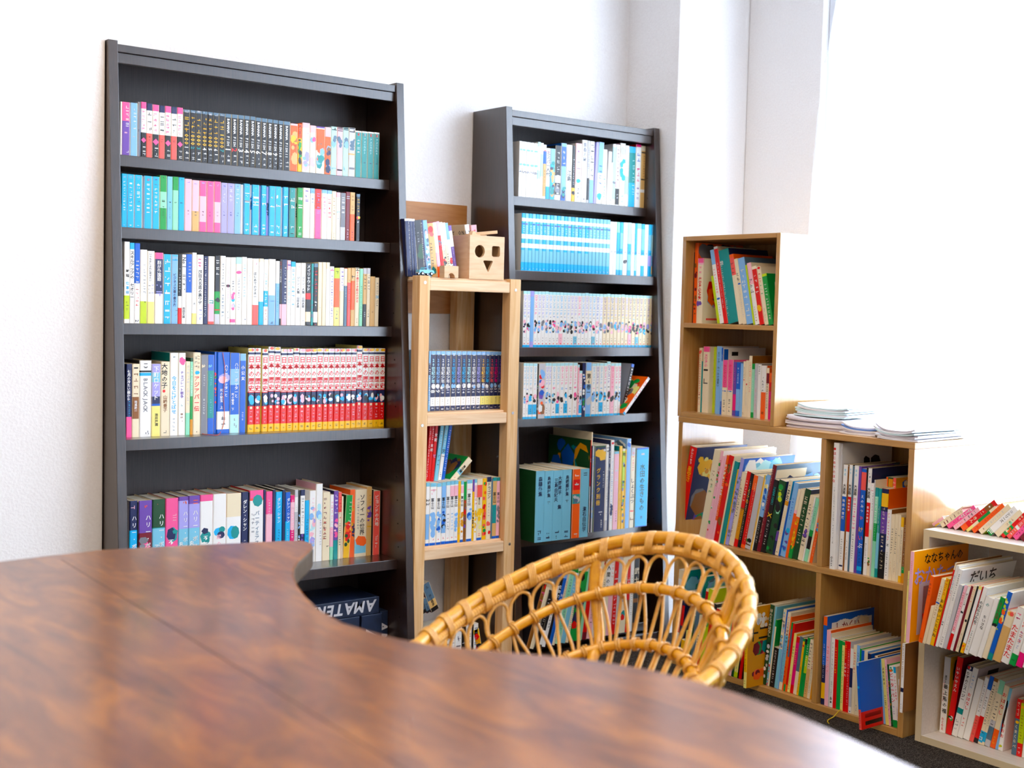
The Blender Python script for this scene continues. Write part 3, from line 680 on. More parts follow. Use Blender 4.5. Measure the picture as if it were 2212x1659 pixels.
# fourth row
d4 = '''275 232 N bP.72-1 tW.08-.5@-.1*.55:七月の冷たい雨から mc.5-.72@0*.3
355 232 C bn.45-.75 bC.75-1 mK.04-.08@0*.7 mn.1-.43@0*.7 tW.5-.66@0*.5:司馬遼一
485 195 W h cK tK.02-.11@0*.7:13 bK.13-.155 bc.16-.2 tg.23-.68@0*.75:BLACKJACK mg.93-.96@.2*.5
585 232 B bv0-.12 bs.12-.25 bv.25-.45 bN.45-.55 by.58-1 tW.03-.5@0*.6:下町ロケット tK.68-.86@.05*.4:池井戸潤
683 207 C tK.02-.36@-.1*.75:大地の子 tR.37-.42@-.15*.6:● tn.45-.68@0*.5:山崎豊子 mK.93-.96@0*.4
775 112 W cT mS.03-.07@0*.3 tc.28-.74@0*.6:今日をにげとばせ mS.78-.95@0*.3
855 112 W cW aP.04-.18 tV.22-.55@0*.45:チョコレート戦争 mT.62-.65@0*.3 mn.72-.85@0*.4
905 205 C cD mG.05-.6@0*.6 be.7-1
935 165 D be.05-.5 bE.5-.8 bu.8-1 mW.1-.5@0*.7
1018 108 C mK.04-.2@-.15*.4 mn.02-.2@.2*.35 ac.22-.27 tR.28-.72@0*.6:アジアパー伝 mK.95-.98@0*.3
1092 132 g cS tC.11-.22@0*.7:a mW.24-.4@0*.3 mW.55-.75@0*.3
1165 132 B cB bT.2-.8 ts.11-.22@0*.7:a ms.24-.4@0*.3 ms.55-.75@0*.3
1195 100 B cB aERO.25-.75 o.004
1335 104 B cB tW.15-.55@.2*.3:ハリー・ポッターと tW.45-.7@-.15*.33:死の秘宝_上 bW.73-.95 apv.25-.4 mg.78-.93@0*.4 =thick_blue_fantasy_novel_with_orange_ribbon h
1440 112 B cB bb.2-.4 tW.12-.56@.15*.35:ハリー・ポッターと tW.5-.72@-.2*.35:死の秘宝_下 ba.77-1 mg.8-.95@0*.5
1510 120 B bb0-.09 tW.14-.38@0*.5:小公女 mW.73-.85@0*.3'''
def hist(data):
    out = ''
    for i, (x, t) in enumerate(data):
        out += '%d %d R cy bW0-.52 aprY.0-.04 bN.05-.075 tR.09-.52@0*1:日本の歴史 bN.53-.69 aWpKc.55-.69 tC.69-.73@0*.7:● mp.74-.9@0*.45 bY.91-1 mK.94-.97@0*.5 h =red_and_white_history_volume\n' % (x, t)
        if x == 272: out += 'g 283\n'
    return out
xs = (212, 272, 340, 397, 458, 517, 575, 632, 690, 745, 795, 858, 905, 960, 1015, 1068, 1122, 1172, 1225, 1285, 1337, 1388, 1440)
tp = (140, 140, 148, 126, 130, 148, 148, 140, 146, 146, 146, 142, 144, 144, 144, 144, 144, 144, 116, 142, 142, 142, 142)
row('hardback', 'hardback', 'x', 3.300, -.364, ZE, 213, d4, 'fourth shelf of wide dark bookcase', .128, ends=('wall end', 'history volumes'))
row('history_volume', 'history volume', 'x', 3.300, -.364, ZF, 150, hist(list(zip(xs, tp))), 'fourth shelf of wide bookcase', .128, ends=('blue novels', 'window end'))
# fifth row
HP = 'ハリー・ポッター'
d5 = '''332 412 N cG mp.02-.14@-.1*.6 bc.36-.6 bB.6-.66 tW.17-.95@.1*.55:ハリー・ポッターと h
345 425 K
492 408 M bV0-.4 mr.04-.08@.1*.5 agPc.4-.62 tW.17-.95@.2*.35:ハリー・ポッターと tW.68-.95@-.15*.3:秘密の部 h cC
635 395 T bD0-.35 tr.04-.08@0*.6:. bs.36-.6 bN.6-1 tW.17-.95@.2*.35:ハリー・ポッターと tW.55-.95@-.15*.3:アズカバンの h cK
775 382 P bW.6-1 bP.5-.98 aNcT.34-.56 mp.17-.3@.2*.35 tW.5-.95@-.05*.35:不死鳥の騎 h cR
885 366 v bV0-.05 mO.05-.1@.1*.5 bs.4-.7 tW.17-.9@.2*.4:ハリー・ポッターと tW.55-.95@-.2*.35:炎のゴブレ h cN
1010 355 V bv.1-1 mO.05-.1@.1*.5 bs.4-.7 tW.17-.9@.1*.4:ハリー・ポッターと tW.55-.95@-.2*.35:炎のゴブレ h cN
1150 345 W bP0-.08 aNcT.4-.62 tW.5-.95@-.05*.3:不死鳥の騎 bp.64-1 h cR
1295 335 W bp.7-1 aNcT.4-.62 tp.5-.95@-.05*.3:謎のプリン h cR
1457 330 W bC.0-.3 aNcT.4-.62 mp.7-.95@-.05*.3 h cR
1537 315 N tW.1-.5@0*.75:ダレン・シャン mW.6-.8@0*.35 h cK
1545 318 K'''
d5b = '''115 245 W bP0-.1 br.1-.13 aTc.05-.22 tS.26-.7@.05*.35:バーティミアス mg.28-.55@-.25*.25 mg.72-.8@0*.3 h cR
135 240 N cK
197 255 P bp.3-.8 mW.1-.35@0*.3 cK h
222 240 N cK
283 258 c bN.7-.72 tW.08-.42@0*.7:ダレン・シャン mN.5-.75@0*.3 cK h
310 240 N cK
356 262 B bc.4-1 tW.08-.42@.1*.7:ダレン・シャン mW.5-.7@0*.3 cK h
393 290 H bp.1-.5 mW.05-.8@0*.5
425 240 G bW.1-.3 mg.2-.7@0*.4
445 245 K cD aWb.3-.8
486 240 W bN0-.08 bN.6-.8 mK.1-.5@0*.6 aNV.6-.9
525 335 c mN.3-.7@0*.5
583 248 W aapbv.1-.95 mp.1-.8@.1*.4
645 187 W cp aab.25-.5 mg.45-.8@.2*.3 h
712 262 C mM.05-.7@-.2*.5 mR.4-.7@-.2*.4 mK.75-.85@.2*.4 cn
744 285 W mP.1-.6@0*.6 bp.5-.8 be.8-1 ae.8-.9
786 250 V bT.72-1 mW.05-.35@0*.7 aPp.4-.7 cN
815 262 C br0-.3 mR.05-.4@0*.8 mK.45-.8@0*.6
830 300 C cR
890 290 e bE0-.5 bY.5-1 mW.1-.5@.2*.4 aRDO.3-.9 cD l3
935 238 O cO aNuO.2-.8 o.002
1040 238 C tK.07-.68@.1*.4:ソフィーの世界 mg.12-.6@-.25*.2 bs.74-.95 aWO.68-.85 cO
1085 215 t aVt.2-.6 mu.1-.3@.1*.5 mY.5-.6
1097 240 K
1160 252 O bR0-.05 bM.9-.95 br.0-1 tW.06-.55@0*.5:ビヨンドの大地 mW.68-.9@0*.4 cM'''
row('novel', 'novel', 'x', 3.312, -.758, ZG, 245, d5+'\n'+shift(d5b, ZH, ZG), 'fifth shelf of wide dark bookcase', .124, ends=END)
# ---- pine rack
ZP1 = (860, 420, 5.925); ZP2 = (880, 700, 6.38); ZP3 = (880, 900, 3.19)
row('comic', 'comic', 'x', 3.222, .090, ZP1, 118, '''180 312 N bW0-.04 mW.05-.9@.3*.25 l-4.5 cN
215 315 N bW0-.04 mW.05-.9@.3*.25 l-5 cN
258 318 N bW0-.04 mW.05-.9@.3*.25 l-5.5 cN
350 332 K mG.2-.4@-.1*.3 aD.4-.7 mW.05-.9@.45*.2 l-6.5 cK
375 330 N mW.05-.8@.3*.3 l-7
435 335 b aSWp.1-.9 l-7.5 cN
515 372 t aRr.05-.3 mK.35-.9@-.2*.4 aTK.8-.95 l-8
565 362 W bp.55-.8 bO.8-1 l-8.5 cp
605 352 R bp0-.25 aSR.3-.5 l-9 cP
650 362 C bW0-.5 aRK.6-.95 mg.3-.6@0*.4 l-9.5
690 368 W bC.4-1 mK.55-.85@0*.6 l-10
730 372 W bb0-.3 aKR.6-.9 l-10.5
775 405 V bW.1-.4 mW.4-.8@0*.3 l-11''', 'top of pine rack', .112, ends=('wide bookcase', 'wooden cube'))
row('comic', 'comic', 'x', 3.318, .090, ZP1, 925, '''985 392 p bW0-.4 ab.2-.5 l-9 cC kRNEYn.1,.9,.3,.9 qK.9,.14,.16:DAY_ONLY
1060 395 p mR.05-.8@0*.5 l-7 cp''', 'top of pine rack behind the wooden cube', .112, ends=('wide bookcase', 'narrow bookcase'), group='comics behind the wooden cube')
d = '310 372 b bN.2-.4 mW.2-.9\n'
for i, x in enumerate((380, 445, 513, 590, 662, 732, 802, 870, 938, 1003, 1063, 1123, 1183, 1237, 1295)):
    c = 'abWWcvcaWvYcrHV'[i]
    d += '%d %d N bb0-.06 mW.02-.09@0*.6 t%s.12-.54@0*.9:20世紀少年 aGbW.54-.64 tW.63-.72@0*.9:%d b%s.77-.92 mg.79-.9@0*.3 mW.94-.98@0*.6 cN\n' % (x, 372+i*.7, c, i+8, 'W' if i < 10 else 'y')
row('comic', 'comic', 'x', 3.232, -.316, ZP2, 285, d, 'middle shelf of pine rack', .112, ends=('wide bookcase', 'narrow bookcase'))
row('comic', 'comic', 'x', 3.192, -.722, ZP3, 122, '''148 455 W bs0-.06 bb.5-.9 bB.96-1 tK.25-.4:22
195 457 W bs0-.06 mp.08-.2 tK.24-.42@-.1*.7:富士山 ab.45-.9 mR.88-.94@0*.5 bB.96-1
230 458 W bs0-.06 tK.24-.42@-.1*.7:富士山 aBb.45-.85 mR.88-.94@0*.5 bB.96-1
262 452 b bs0-.06 tK.24-.42@-.1*.7:富士山 aBKb.45-.8 bW.82-.95 mR.86-.94@0*.5 bB.96-1
290 447 W bs0-.06 tK.24-.42@-.1*.7:富士山 mg.5-.8@0*.6 mR.88-.94@0*.5 bB.96-1
318 443 W bs0-.06 bp.08-.25 tK.24-.42@-.1*.7:富士山 mb.5-.8@0*.6 mR.88-.94@0*.5 bB.96-1
345 440 W bs0-.06 bp.08-.25 tK.24-.42@-.1*.7:富士山 ab.5-.85 mR.88-.94@0*.5 bB.96-1
362 445 Y at.2-.9 cY
383 442 W bs0-.06 bp.08-.2 tK.24-.42@-.1*.7:富士山 au.5-.85 mR.88-.94@0*.5 bB.96-1
402 448 n bE0-.3 aVnR.3-.9
443 435 W bs0-.06 mp.1-.2 tK.22-.42@-.1*.7:富士山 aBb.45-.7 bB.96-1
456 432 Y bV0-.2 aKY.5-.8 cY
473 430 W bs0-.06 bp.1-.3 aY.5-.9 mR.3-.45
512 428 C br.1-.3 tK.3-.42@-.1*.7:富士山 ayY.45-.85 mR.88-.94@0*.5 bB.96-1
540 425 Y aRrOE.05-.95 cr
572 415 C bN0-.08 tK.08-.35@0*.7:ドラゴン ar.7-.8 mg.4-.65@0*.5 aRC.85-.95
582 425 S aT.3-.8
610 418 t bT0-.06 tK.24-.42@-.1*.7:富士山 bT.45-.75 bB.96-1
632 418 p bT0-.06 tK.24-.42@-.1*.7:富士山 ag.45-.75 bB.96-1''', 'lower shelf of pine rack', .112, ends=('wide bookcase', 'narrow bookcase'))
row('comic', 'comic', 'x', 3.235, -.5425, ZP3, 122, '''138 60 R mW.1-.9@0*.6 l4
158 62 R mW.05-.25@0*.5 tW.3-.6:女記 mK.75-.95@0*.4 l4
180 62 R tW.12-.6:女記 mv.5-.55 mK.75-.95@0*.4 l4.5 cN
207 58 s mN.5-.7@0*.6 mW.1-.4@0*.5 l7 cS
232 56 s tK.4-.6:文ー mW.1-.4@0*.5 mK.8-.9@0*.4 bW.5-.95 l8 cC
255 50 B mW.1-.8@0*.5 l8.5 cc''', 'laid on the comics in pine rack', .112, ends=('wide bookcase', 'slanting comic'), group='comics standing on the lower row of the pine rack')
row('comic', 'comic', 'x', 3.222, -.5425, ZP3, 270, '''322 300 C tK.3-.6@0*.6:青空緑 bs.5-.66 mR.8-.9@0*.4 l46 cE kGNEn''', 'slanting steeply above the lower row of the pine rack', .112, group='comics standing on the lower row of the pine rack')
row('comic', 'comic', 'x', 3.20, -1.1135, ZP3, 135, '''165 1470 G mg.1-.9@0*.4
200 1465 W mg.02-.98@0*.8
245 1462 W mg.02-.98@0*.8
250 1462 c
288 1458 W mg.02-.98@0*.8
325 1452 W mg.02-.98@0*.8
372 1447 W mg.02-.98@0*.8
400 1445 K mG.1-.5
440 1437 W mg.02-.98@0*.8
452 1432 K
485 1425 W mg.02-.98@0*.8
530 1460 Y aKuR.1-.9 l-12 cY''', 'bottom board of pine rack', .112, ends=('wide bookcase', 'narrow bookcase'))
row('comic', 'comic', 'x', 3.215, -.9365, ZP3, 108, '''138 1200 S bK.85-1 mK.3-.8@0*.7 l-24 cN
168 1250 S bK.85-1 tK.35-.8@0*.7:井上雄彦 l-24 cM
228 1140 S bK.86-1 bt.6-.86 tK.08-.2@0*.7:ル tK.4-.82@0*.7:井上雄彦 l-24 cM''', 'leaning on the bottom comics of pine rack', .112, ends=('wide bookcase', 'narrow bookcase'))
# ---- narrow dark case
ZR = (1090, 260, 4.74); ZR3 = (1100, 590, 4.88); ZR5 = (1100, 880, 4.88); ZR6 = (1120, 1180, 6.913)
d = ''
for i, x in enumerate((170, 215, 255, 290, 330)): d += '%d %d W mK.01-.04@0*.3 as.13-.17 mG.26-.34@0*.3 as.39-.44 tg.51-.59@0*.9:%d mG.62-.95@0*.3\n' % (x, 212+6*i, i+4)
d += '''360 222 W ba0-.08 ba.5-.65 mg.45-.5@0*.4
388 232 W ba.2-.6
418 250 W bB.12-.35 bt.35-.95 mR.45-.9@0*.4 aR.1-.12
458 285 W tK.05-.55@0*.75:エスパー人代 bc.75-1 ap.06-.1 mB.8-.9@0*.4
510 290 c bb0-.3 aNTtb.2-.98 cT
570 258 K mW.1-.9@0*.5 ag.7-.9 bW.55-1 bK.68-.9
625 235 B bb0-.06 bb.4-.9 mW.1-.4@0*.6 aNT.75-.98
683 252 W mV.06-.14@0*.4 tK.45-.65@0*.8:江島 mp.85-.93@0*.3
715 262 K bY.75-1 mW.2-.7@0*.4 aK.8-.9
780 236 W bp0-.25 bp.1-.7 mV.06-.2@0*.5 mG.25-.55@0*.6 aBc.6-.68 mK.75-.95@0*.4
838 202 W tg.04-.35@0*.6:青春の時 mG.45-.65@0*.4 mK.9-.97@0*.5 cG h
860 208 G bK.6-.95 mg.1-.5@0*.7
908 215 W mK.03-.6@0*.8 bb.62-1
935 222 v l2
990 222 W bb0-.5 mB.35-.7@0*.6 ac.8-.95 l2
1040 298 W mc.45-.9@0*.5
1075 318 W cG l2
1095 430 W mK.85-.9 l2
1130 242 W ba.05-.9 ag.6-.66 cG kKg.3,.7,.1,.4
1170 248 W mM.05-.6@0*.6 bK.72-.98 mW.8-.9@0*.4 bp.6-.7
1225 235 W aGO.05-.2 ac.22-.6 mc.8-.95@0*.5 cp
1262 258 W mV.05-.4@0*.4 ba.5-.8
1330 270 c ma.2-.8@.2*.4 cT bT.1-.6
1385 248 W bH0-.04 mB.1-.3@0*.7 mH.35-.6@0*.6 mV.65-.9@0*.5 cR
1440 262 t bW.7-.75 bC.0-.08 bK.1-.55 bt.12-.53 mn.15-.5@0*.3'''
row('paperback', 'paperback', 'x', 3.312, .366, ZR, 140, d, 'top shelf of narrow dark bookcase', .115, ends=('rack end', 'window end'))
d = ''; x = 165
n = 25
for i in range(n):
    x += 36.2
    d += '%.1f %.1f %s bW.08-.14 bW.36-.44 bW.52-.6 bs.64-.93 mW.2-.34@.1*.4 bc.85-1 mW.95-.98@0*.4 a%s.17-.2 c%s\n' % (x, 950+2.9*i, 'cs'[i % 2] if i < 20 else 's', 'BVT'[i % 3], 'W')
d += ''.join('%d %d %s\n' % q for q in ((1105, 1038, 'W tK.01-.05@0*.4:ヽ ta.5-.66@0*.3:. tK.53-.58@0*.8:ふ mG.6-.9@0*.3'), (1140, 1040, 'W tK.53-.58@0*.8:ふ mG.6-.9@0*.3'), (1172, 1042, 'c be0-.2 tK.53-.58@0*.8:ふ ba.6-.9'), (1205, 1044, 'c bs.2-.5 tK.53-.58@0*.8:ふ ba.6-.9'),
    (1250, 1046, 'W tK.53-.58@0*.8:ふ aK.7-.78 mG.6-.9@0*.3'), (1290, 1048, 'c ba0-.4 tK.53-.58@0*.8:ふ bs.6-.9'), (1325, 1054, 'W tK.53-.58@0*.8:ふ mG.6-.9@0*.3'), (1347, 1056, 'c tK.53-.58@0*.8:ふ ba.6-.9'), (1390, 1057, 'W be0-.1 tK.53-.58@0*.8:ふ cy'),
    (1425, 1062, 'c bs.1-.5 tK.53-.58@0*.8:ふ bW.6-.8'), (1462, 1068, 'W tK.53-.58@0*.8:ふ mG.6-.9@0*.3'), (1500, 1068, 'c bs.2-.5 tK.53-.58@0*.8:ふ bv.6-.8'), (1537, 1070, 'c ba.2-.6 tK.53-.58@0*.8:ふ bt.8-.95')))
row('comic', 'comic', 'x', 3.262, .1255, ZR, 165, d, 'second shelf of narrow dark bookcase', .112, ends=('rack end', 'window end'))
d = ''; x = 138.
for i in range(36):
    x += 38.2; q = i
    if i == 2: d += '%.1f 188 v bb.1-.9\n' % x; continue
    base = 'W' if i < 22 else 'C'; tcol = 'vvPPvvbbsscsbvvPbvbcBvVvBvSVvVSVVSVV'[i]
    ac = rnd.choice(('Kpb', 'KvWs', 'Ncp', 'KPs', 'gbp', 'KSE'))
    d += '%.1f %.1f %s ba0-.05 t%s.06-.42@0*.75:ワンピース m%s.43-.48@0*.5 a%s.5-.76 %s mK.82-.9@0*.35 tR.92-.95@0*.3:● bc.96-1 c%s\n' % (x, 188+i*1.5 - (4 if i in (6, 17, 23, 27) else 0), base, tcol, 'cKB'[i % 3], ac, 'bs.8-.95' if i in (14, 19, 31) else 'bp.75-.95' if i in (10, 29) else '', rnd.choice('WWrKn'))
d = d.replace('ワンピース', 'コミックス名'[:0]+'ロマンスード')
row('comic', 'comic', 'x', 3.256, -.1215, ZR3, 138, d, 'third shelf of narrow dark bookcase', .112, ends=('rack end', 'window end'))
d = ''
SP4 = ((168, 948, 'W'), (197, 950, 'W'), (240, 950, 'W'), (288, 952, 'W'), (300, 955, 'K'), (372, 955, 'G'), (405, 948, 'W'), (435, 948, 'W'), (488, 950, 'W'), (525, 950, 'W'), (570, 948, 'W'), (612, 946, 'W'), (660, 945, 'W'), (712, 945, 'W'), (730, 965, 'p'), (762, 1030, 'W'), (797, 945, 'N'),
       (858, 943, 'G'), (905, 952, 'W'), (937, 950, 'W'), (985, 948, 'W'), (1020, 948, 'W'), (1057, 932, 'W'), (1100, 950, 'p'), (1140, 950, 'W'), (1167, 948, 'W'))
for i, (x, t, c) in enumerate(SP4):
    if c == 'G' and i == 5: d += '%d %d G aWbRKn.05-.3 aRBVpn.25-.7 aKnOW.65-.95 bO.85-.92 =art-covered_comic_with_red_and_dark_pictures\n' % (x, t)
    elif c in 'KN': d += '%d %d %s aBWE.2-.9 cK\n' % (x, t, c)
    elif i == 17: d += '%d %d b bC.15-.4 tK.2-.6@0*.8:第6巻ー aG.6-.8 bc.95-1\n' % (x, t)
    else: d += '%d %d %s ba0-.05 t%s.06-.4@0*.75:ロマンスード m%s.43-.5@0*.6 a%s.52-.74 %s mK.8-.92@0*.4 bc.96-1 c%s\n' % (x, t, c, 'ssssvvvvssPPPPPPPPsVsPVHHHR'[i % 26], 'cBKPT'[i % 5], rnd.choice(('Kbs', 'KpW', 'Kcb', 'KPp')), 'bc.74-.92' if i in (2, 3, 9, 11, 15, 20) else '', 'WWKrn'[i % 5])
row('comic', 'comic', 'x', 3.203, -.350, ZR3, 140, d, 'fourth shelf of narrow dark bookcase', .112, ends=('rack end', 'leaning comics'))
row('comic', 'comic', 'x', 3.215, -.350, ZR3, 1172, '''1205 960 K bB0-.06 mW.08-.9@0*.6 l15 cg''', 'leaning behind the fallen comic, fourth shelf of narrow bookcase', .10)
row('comic', 'comic', 'x', 3.185, -.350, ZR3, 1182, '''1218 1110 W bG0-.05 tR.1-.55@0*.8:ロマンスード mB.55-.6@0*.7 mK.75-.85@0*.4 bc.95-1 l43 cO kGOERCyYn.03,.97,.05,.95 kgOEC.03,.97,.05,.95''', 'leaning steeply with colourful cover showing, fourth shelf of narrow bookcase', .112)
row('encyclopedia', 'literature volume', 'x', 3.150, -.742, ZR5, 268, '''358 670 s cD tN.08-.36@0*.6:森鷗外集 mN.82-.92@0*.5 mN.93-.96@0*.5 h
450 668 s cD tN.08-.38@0*.6:島崎藤村集 mS.42-.5@0*.4 mN.82-.92@0*.5 mN.93-.96@0*.5 h
548 664 s cD tN.08-.56@.2*.45:大岡昇平__集 tN.11-.45@-.2*.42:三島由紀夫 mN.82-.92@0*.5 mN.93-.96@0*.5 h
645 655 s cD tN.08-.38@0*.6:島崎藤村集 mS.42-.5@0*.4 mN.82-.92@0*.5 mN.93-.96@0*.5 h
g 655
738 652 O cD bR.15-.3 bT.36-.5 aGS.37-.49 mW.03-.13@0*.6 mW.2-.24@0*.6 mW.95-.97@0*.5
830 647 s cD mN.05-.12@0*.5 tN.55-.92@0*.6:漱石自伝学 h''', 'fifth shelf of narrow dark bookcase', .20, ends=('rack end', 'magazine side'))
row('magazine', 'magazine', 'x', 3.205, -.742, ZR5, 834, '''842 345 R h d.22 cD kEDuYT.02,.98,.02,.5 kTBDu.02,.98,.02,.6 tW.2-.5@0*.8:緑の園 bR0-.5 bW.5-1
856 262 C cC d.21 o.03 h
875 408 G cN ab.1-.9
884 405 D cE
1000 405 N cD bD0-.02 aY.03-.19 tW.03-.1@.35*.25:8 tY.25-.7@-.15*.32:グランク別冊 mW.3-.5@.3*.12 tW.86-.96@.2*.25:ルのタイ mW.74-.84@.1*.4
1030 392 W mK.3-.9@.1*.4 tK.02-.1:19 bG.88-1
1048 410 N aGg.05-.3 mW.4-.8@0*.3
1085 345 W cN mB.2-.9@0*.4 aR.02-.05 aN.7-.85 d.20
1140 465 p bs0-.03 mW.2-.4@0*.7 mM.75-.9@.1*.3 cM
1172 408 Y mK.4-.9@0*.3 cT
1205 435 L bY.5-1 aKgE.1-.95 tK.04-.1:地 bC0-.03
1215 440 Y
1262 330 b cb aWBS.03-.1 kWbSB.02,.98,.02,.25 d.20
1310 425 C bG0-.1 mr.05-.3@0*.5 tK.38-.7@0*.7:しょくぶつ ar.78-.8 mn.86-.9
1320 430 D
1452 425 c bB0-1 tD.2-.8@0*.5:水田の生きもの mW.06-.09@0*.3 mN.85-.92@0*.2 bc.02-.99 =wide_turquoise_blue_field_guide''', 'fifth shelf of narrow dark bookcase', .165, ends=('literature set', 'window end'), group='magazines and guides on the fifth shelf of the narrow bookcase')
row('paperback', 'paperback', 'x', 3.13, -1.08, ZR6, 105, '''165 600 n mP.1-.3 aRK.0-.1 cK l18
225 650 C tK.4-.7:改版 cg h l18
300 720 K mW.1-.6@0*.5 l18 cC
345 700 K bW.7-.95 l17
400 620 W mK.3-.7@0*.6 l16 cC
445 500 K tW.1-.4@0*.9:生命力 l15 cg
500 400 B bb0-.1 tW.3-.9@0*.6:水の研究 l15
540 440 C mn.1-.9@0*.5 l14
620 400 e mS.1-.9@0*.4 l14 cE
700 430 s mW.1-.4@0*.5 l13
745 430 C mS.2-.9@0*.5 l12
900 250 E aKWNR.1-.9 bC0-.15 bE.12-.98 l9 cE
940 300 e l8 cD
1015 300 R bM.9-1 l7 cM
1090 250 p mn.5-.8@0*.5 l6
1130 180 K bW.2-1 mn.4-.9@0*.5 l5
1190 200 C mn.4-.9@0*.5 l5
1240 130 C aRn.05-.15 mK.3-.9@0*.5 l4
1300 160 W bC.5-1 tK.1-.5@0*.8:人間の本 l4
1370 120 W mr.1-.3@.1*.5 bp.5-1 l3
1440 100 R bp0-.1 mW.2-.5@0*.9 mp.5-.9@0*.6 l3
1500 110 G l2
1590 140 C bC0-1 tr.2-.5@0*.6:光る aTc.55-.6 aTR.7-.85 l2
1640 80 R bC0-.1 mW.3-.5 bn.6-.9 l1
1690 70 W mE.3-.5@0*.4 mK.5-.8@0*.4 l1
1770 60 K tC.2-.5@0*.8:武士 bn.6-1 bK.65-.9 l1''', 'bottom shelf of narrow dark bookcase', .14, ends=('rack end', 'window end'))
# ---- box shelf
ZT = (1440, 490, 3.77)
WE = ('niche end', 'room end')
row('picture_book', 'picture book', 'y', 3.00, -.030, ZT, 168, '''205 207 C bC0-.17 bb.17-.85 mN.2-.6@0*.4 aBS.6-.84 bC.85-1 h
211 207 K
238 130 O anMO.1-.9 h d.21 kNKg.0,.9,.0,.2
285 256 p bC.1-1 mP.1-.4@0*.5 tR.3-.65@.0*.8:LDRGANK aV.65-.75 bP0-.07 cC kYyOrC.1,.95,.25,.85 rr.1,.7,.92,.95 kPRb.1,.9,.3,.8 o-.01
g 412
432 400 L l-13 d.15
L -13
465 185 W bb0-.2 mr.25-.6@0*.5 aB.65-.68 mS.7-.9@0*.4 cW h
500 158 R mW.2-.8@0*.3 bW0-.03 cC
585 182 T tW.14-.2@-.3*.3:絵 mW.2-.9@-.35*.15 cN h kVNTB.08,.95,.05,.95 =teal_space_picture_book
620 222 C bO0-.05 br.05-.3 mM.1-.3@0*.7 cO h
650 258 C tK.2-.35@0*.7:とも aB.37-.4 mG.4-.9@0*.4 h
705 250 b bb.6-.75 mW.15-.9@0*.6 cS h
720 310 L cD
755 292 p bW.35-1 ap.1-.3 tK.25-.5@0*.7:アトム mn.7-.95@0*.4 cC
798 320 R bC0-.05 mW.1-.5@0*.7 aYW.6-.8 cC
830 322 C aR0-.05 mR.1-.3@0*.6 mE.3-.5@0*.6 mn.7-.95@0*.3 cC
870 382 E bL0-.05 mW.2-.9@0*.5 cE h kEeW.1,.9,.05,.5''', 'upper shelf of small box shelf', .185, ends=WE)
row('picture_book', 'picture book', 'y', 3.012, -.315, ZT, 240, '''250 990 t mR.1-.3 bn0-1
272 985 C mR.1-.9@0*.6 ar.03-.1 mK.7-.8@0*.6
282 1095 T
335 975 C bP0-.08 tP.12-.3@0*.7:KDRG mK.3-.6@0*.8 cC rK.3,.6,.06,.18 kyYOR.1,.95,.3,.7 d.20
390 978 L mK.1-.8@0*.4 bL.02-1 cC o.02
430 972 b bb0-.03 tK.08-.6@0*.7:エリック・カールの出会い h cG
443 985 B mW.1-.9@0*.4 bb.2-.8 cW rB.02,.12,.02,.18 rK.2,.35,.06,.12 d.20
485 1085 P bC.5-1 tR.08-.5@0*.6:かにかにこいこ tB.52-.64@0*.7:! mK.7-.95@0*.4 cC
530 1082 P bC.55-1 tR.08-.5@0*.6:かにかにこいこ tB.52-.64@0*.7:! mK.7-.95@0*.4
555 1100 V mP.1-.4@0*.4 bH.6-.9 h
588 1102 B bb.5-.9 mW.1-.4@0*.4 h
610 1110 b cW
630 1095 C mK.1-.3@0*.4 tR.31-.36:+ mK.9-.97@0*.5
655 1088 C mG.4-.8@0*.4 tR.4-.44:●
680 1050 C mr.1-.6@0*.5 cn d.20
703 1115 E mW.1-.5@0*.4 be.1-.9 h
730 1112 G mB.1-.3@-.1*.3 mR.45-.9@.1*.3 cG
757 1120 W mK.02-.2@0*.5 h cg
800 1130 O bW0-.5 mK.2-.5@-.1*.4 mK.85-.95@0*.5 bO.5-1 cO
822 1150 C bM.1-.3 mK.3-.8@0*.6 cO
850 1190 R bO0-.2 mn.3-.9@0*.5 bH.4-1''', 'lower shelf of small box shelf', .175, ends=WE)
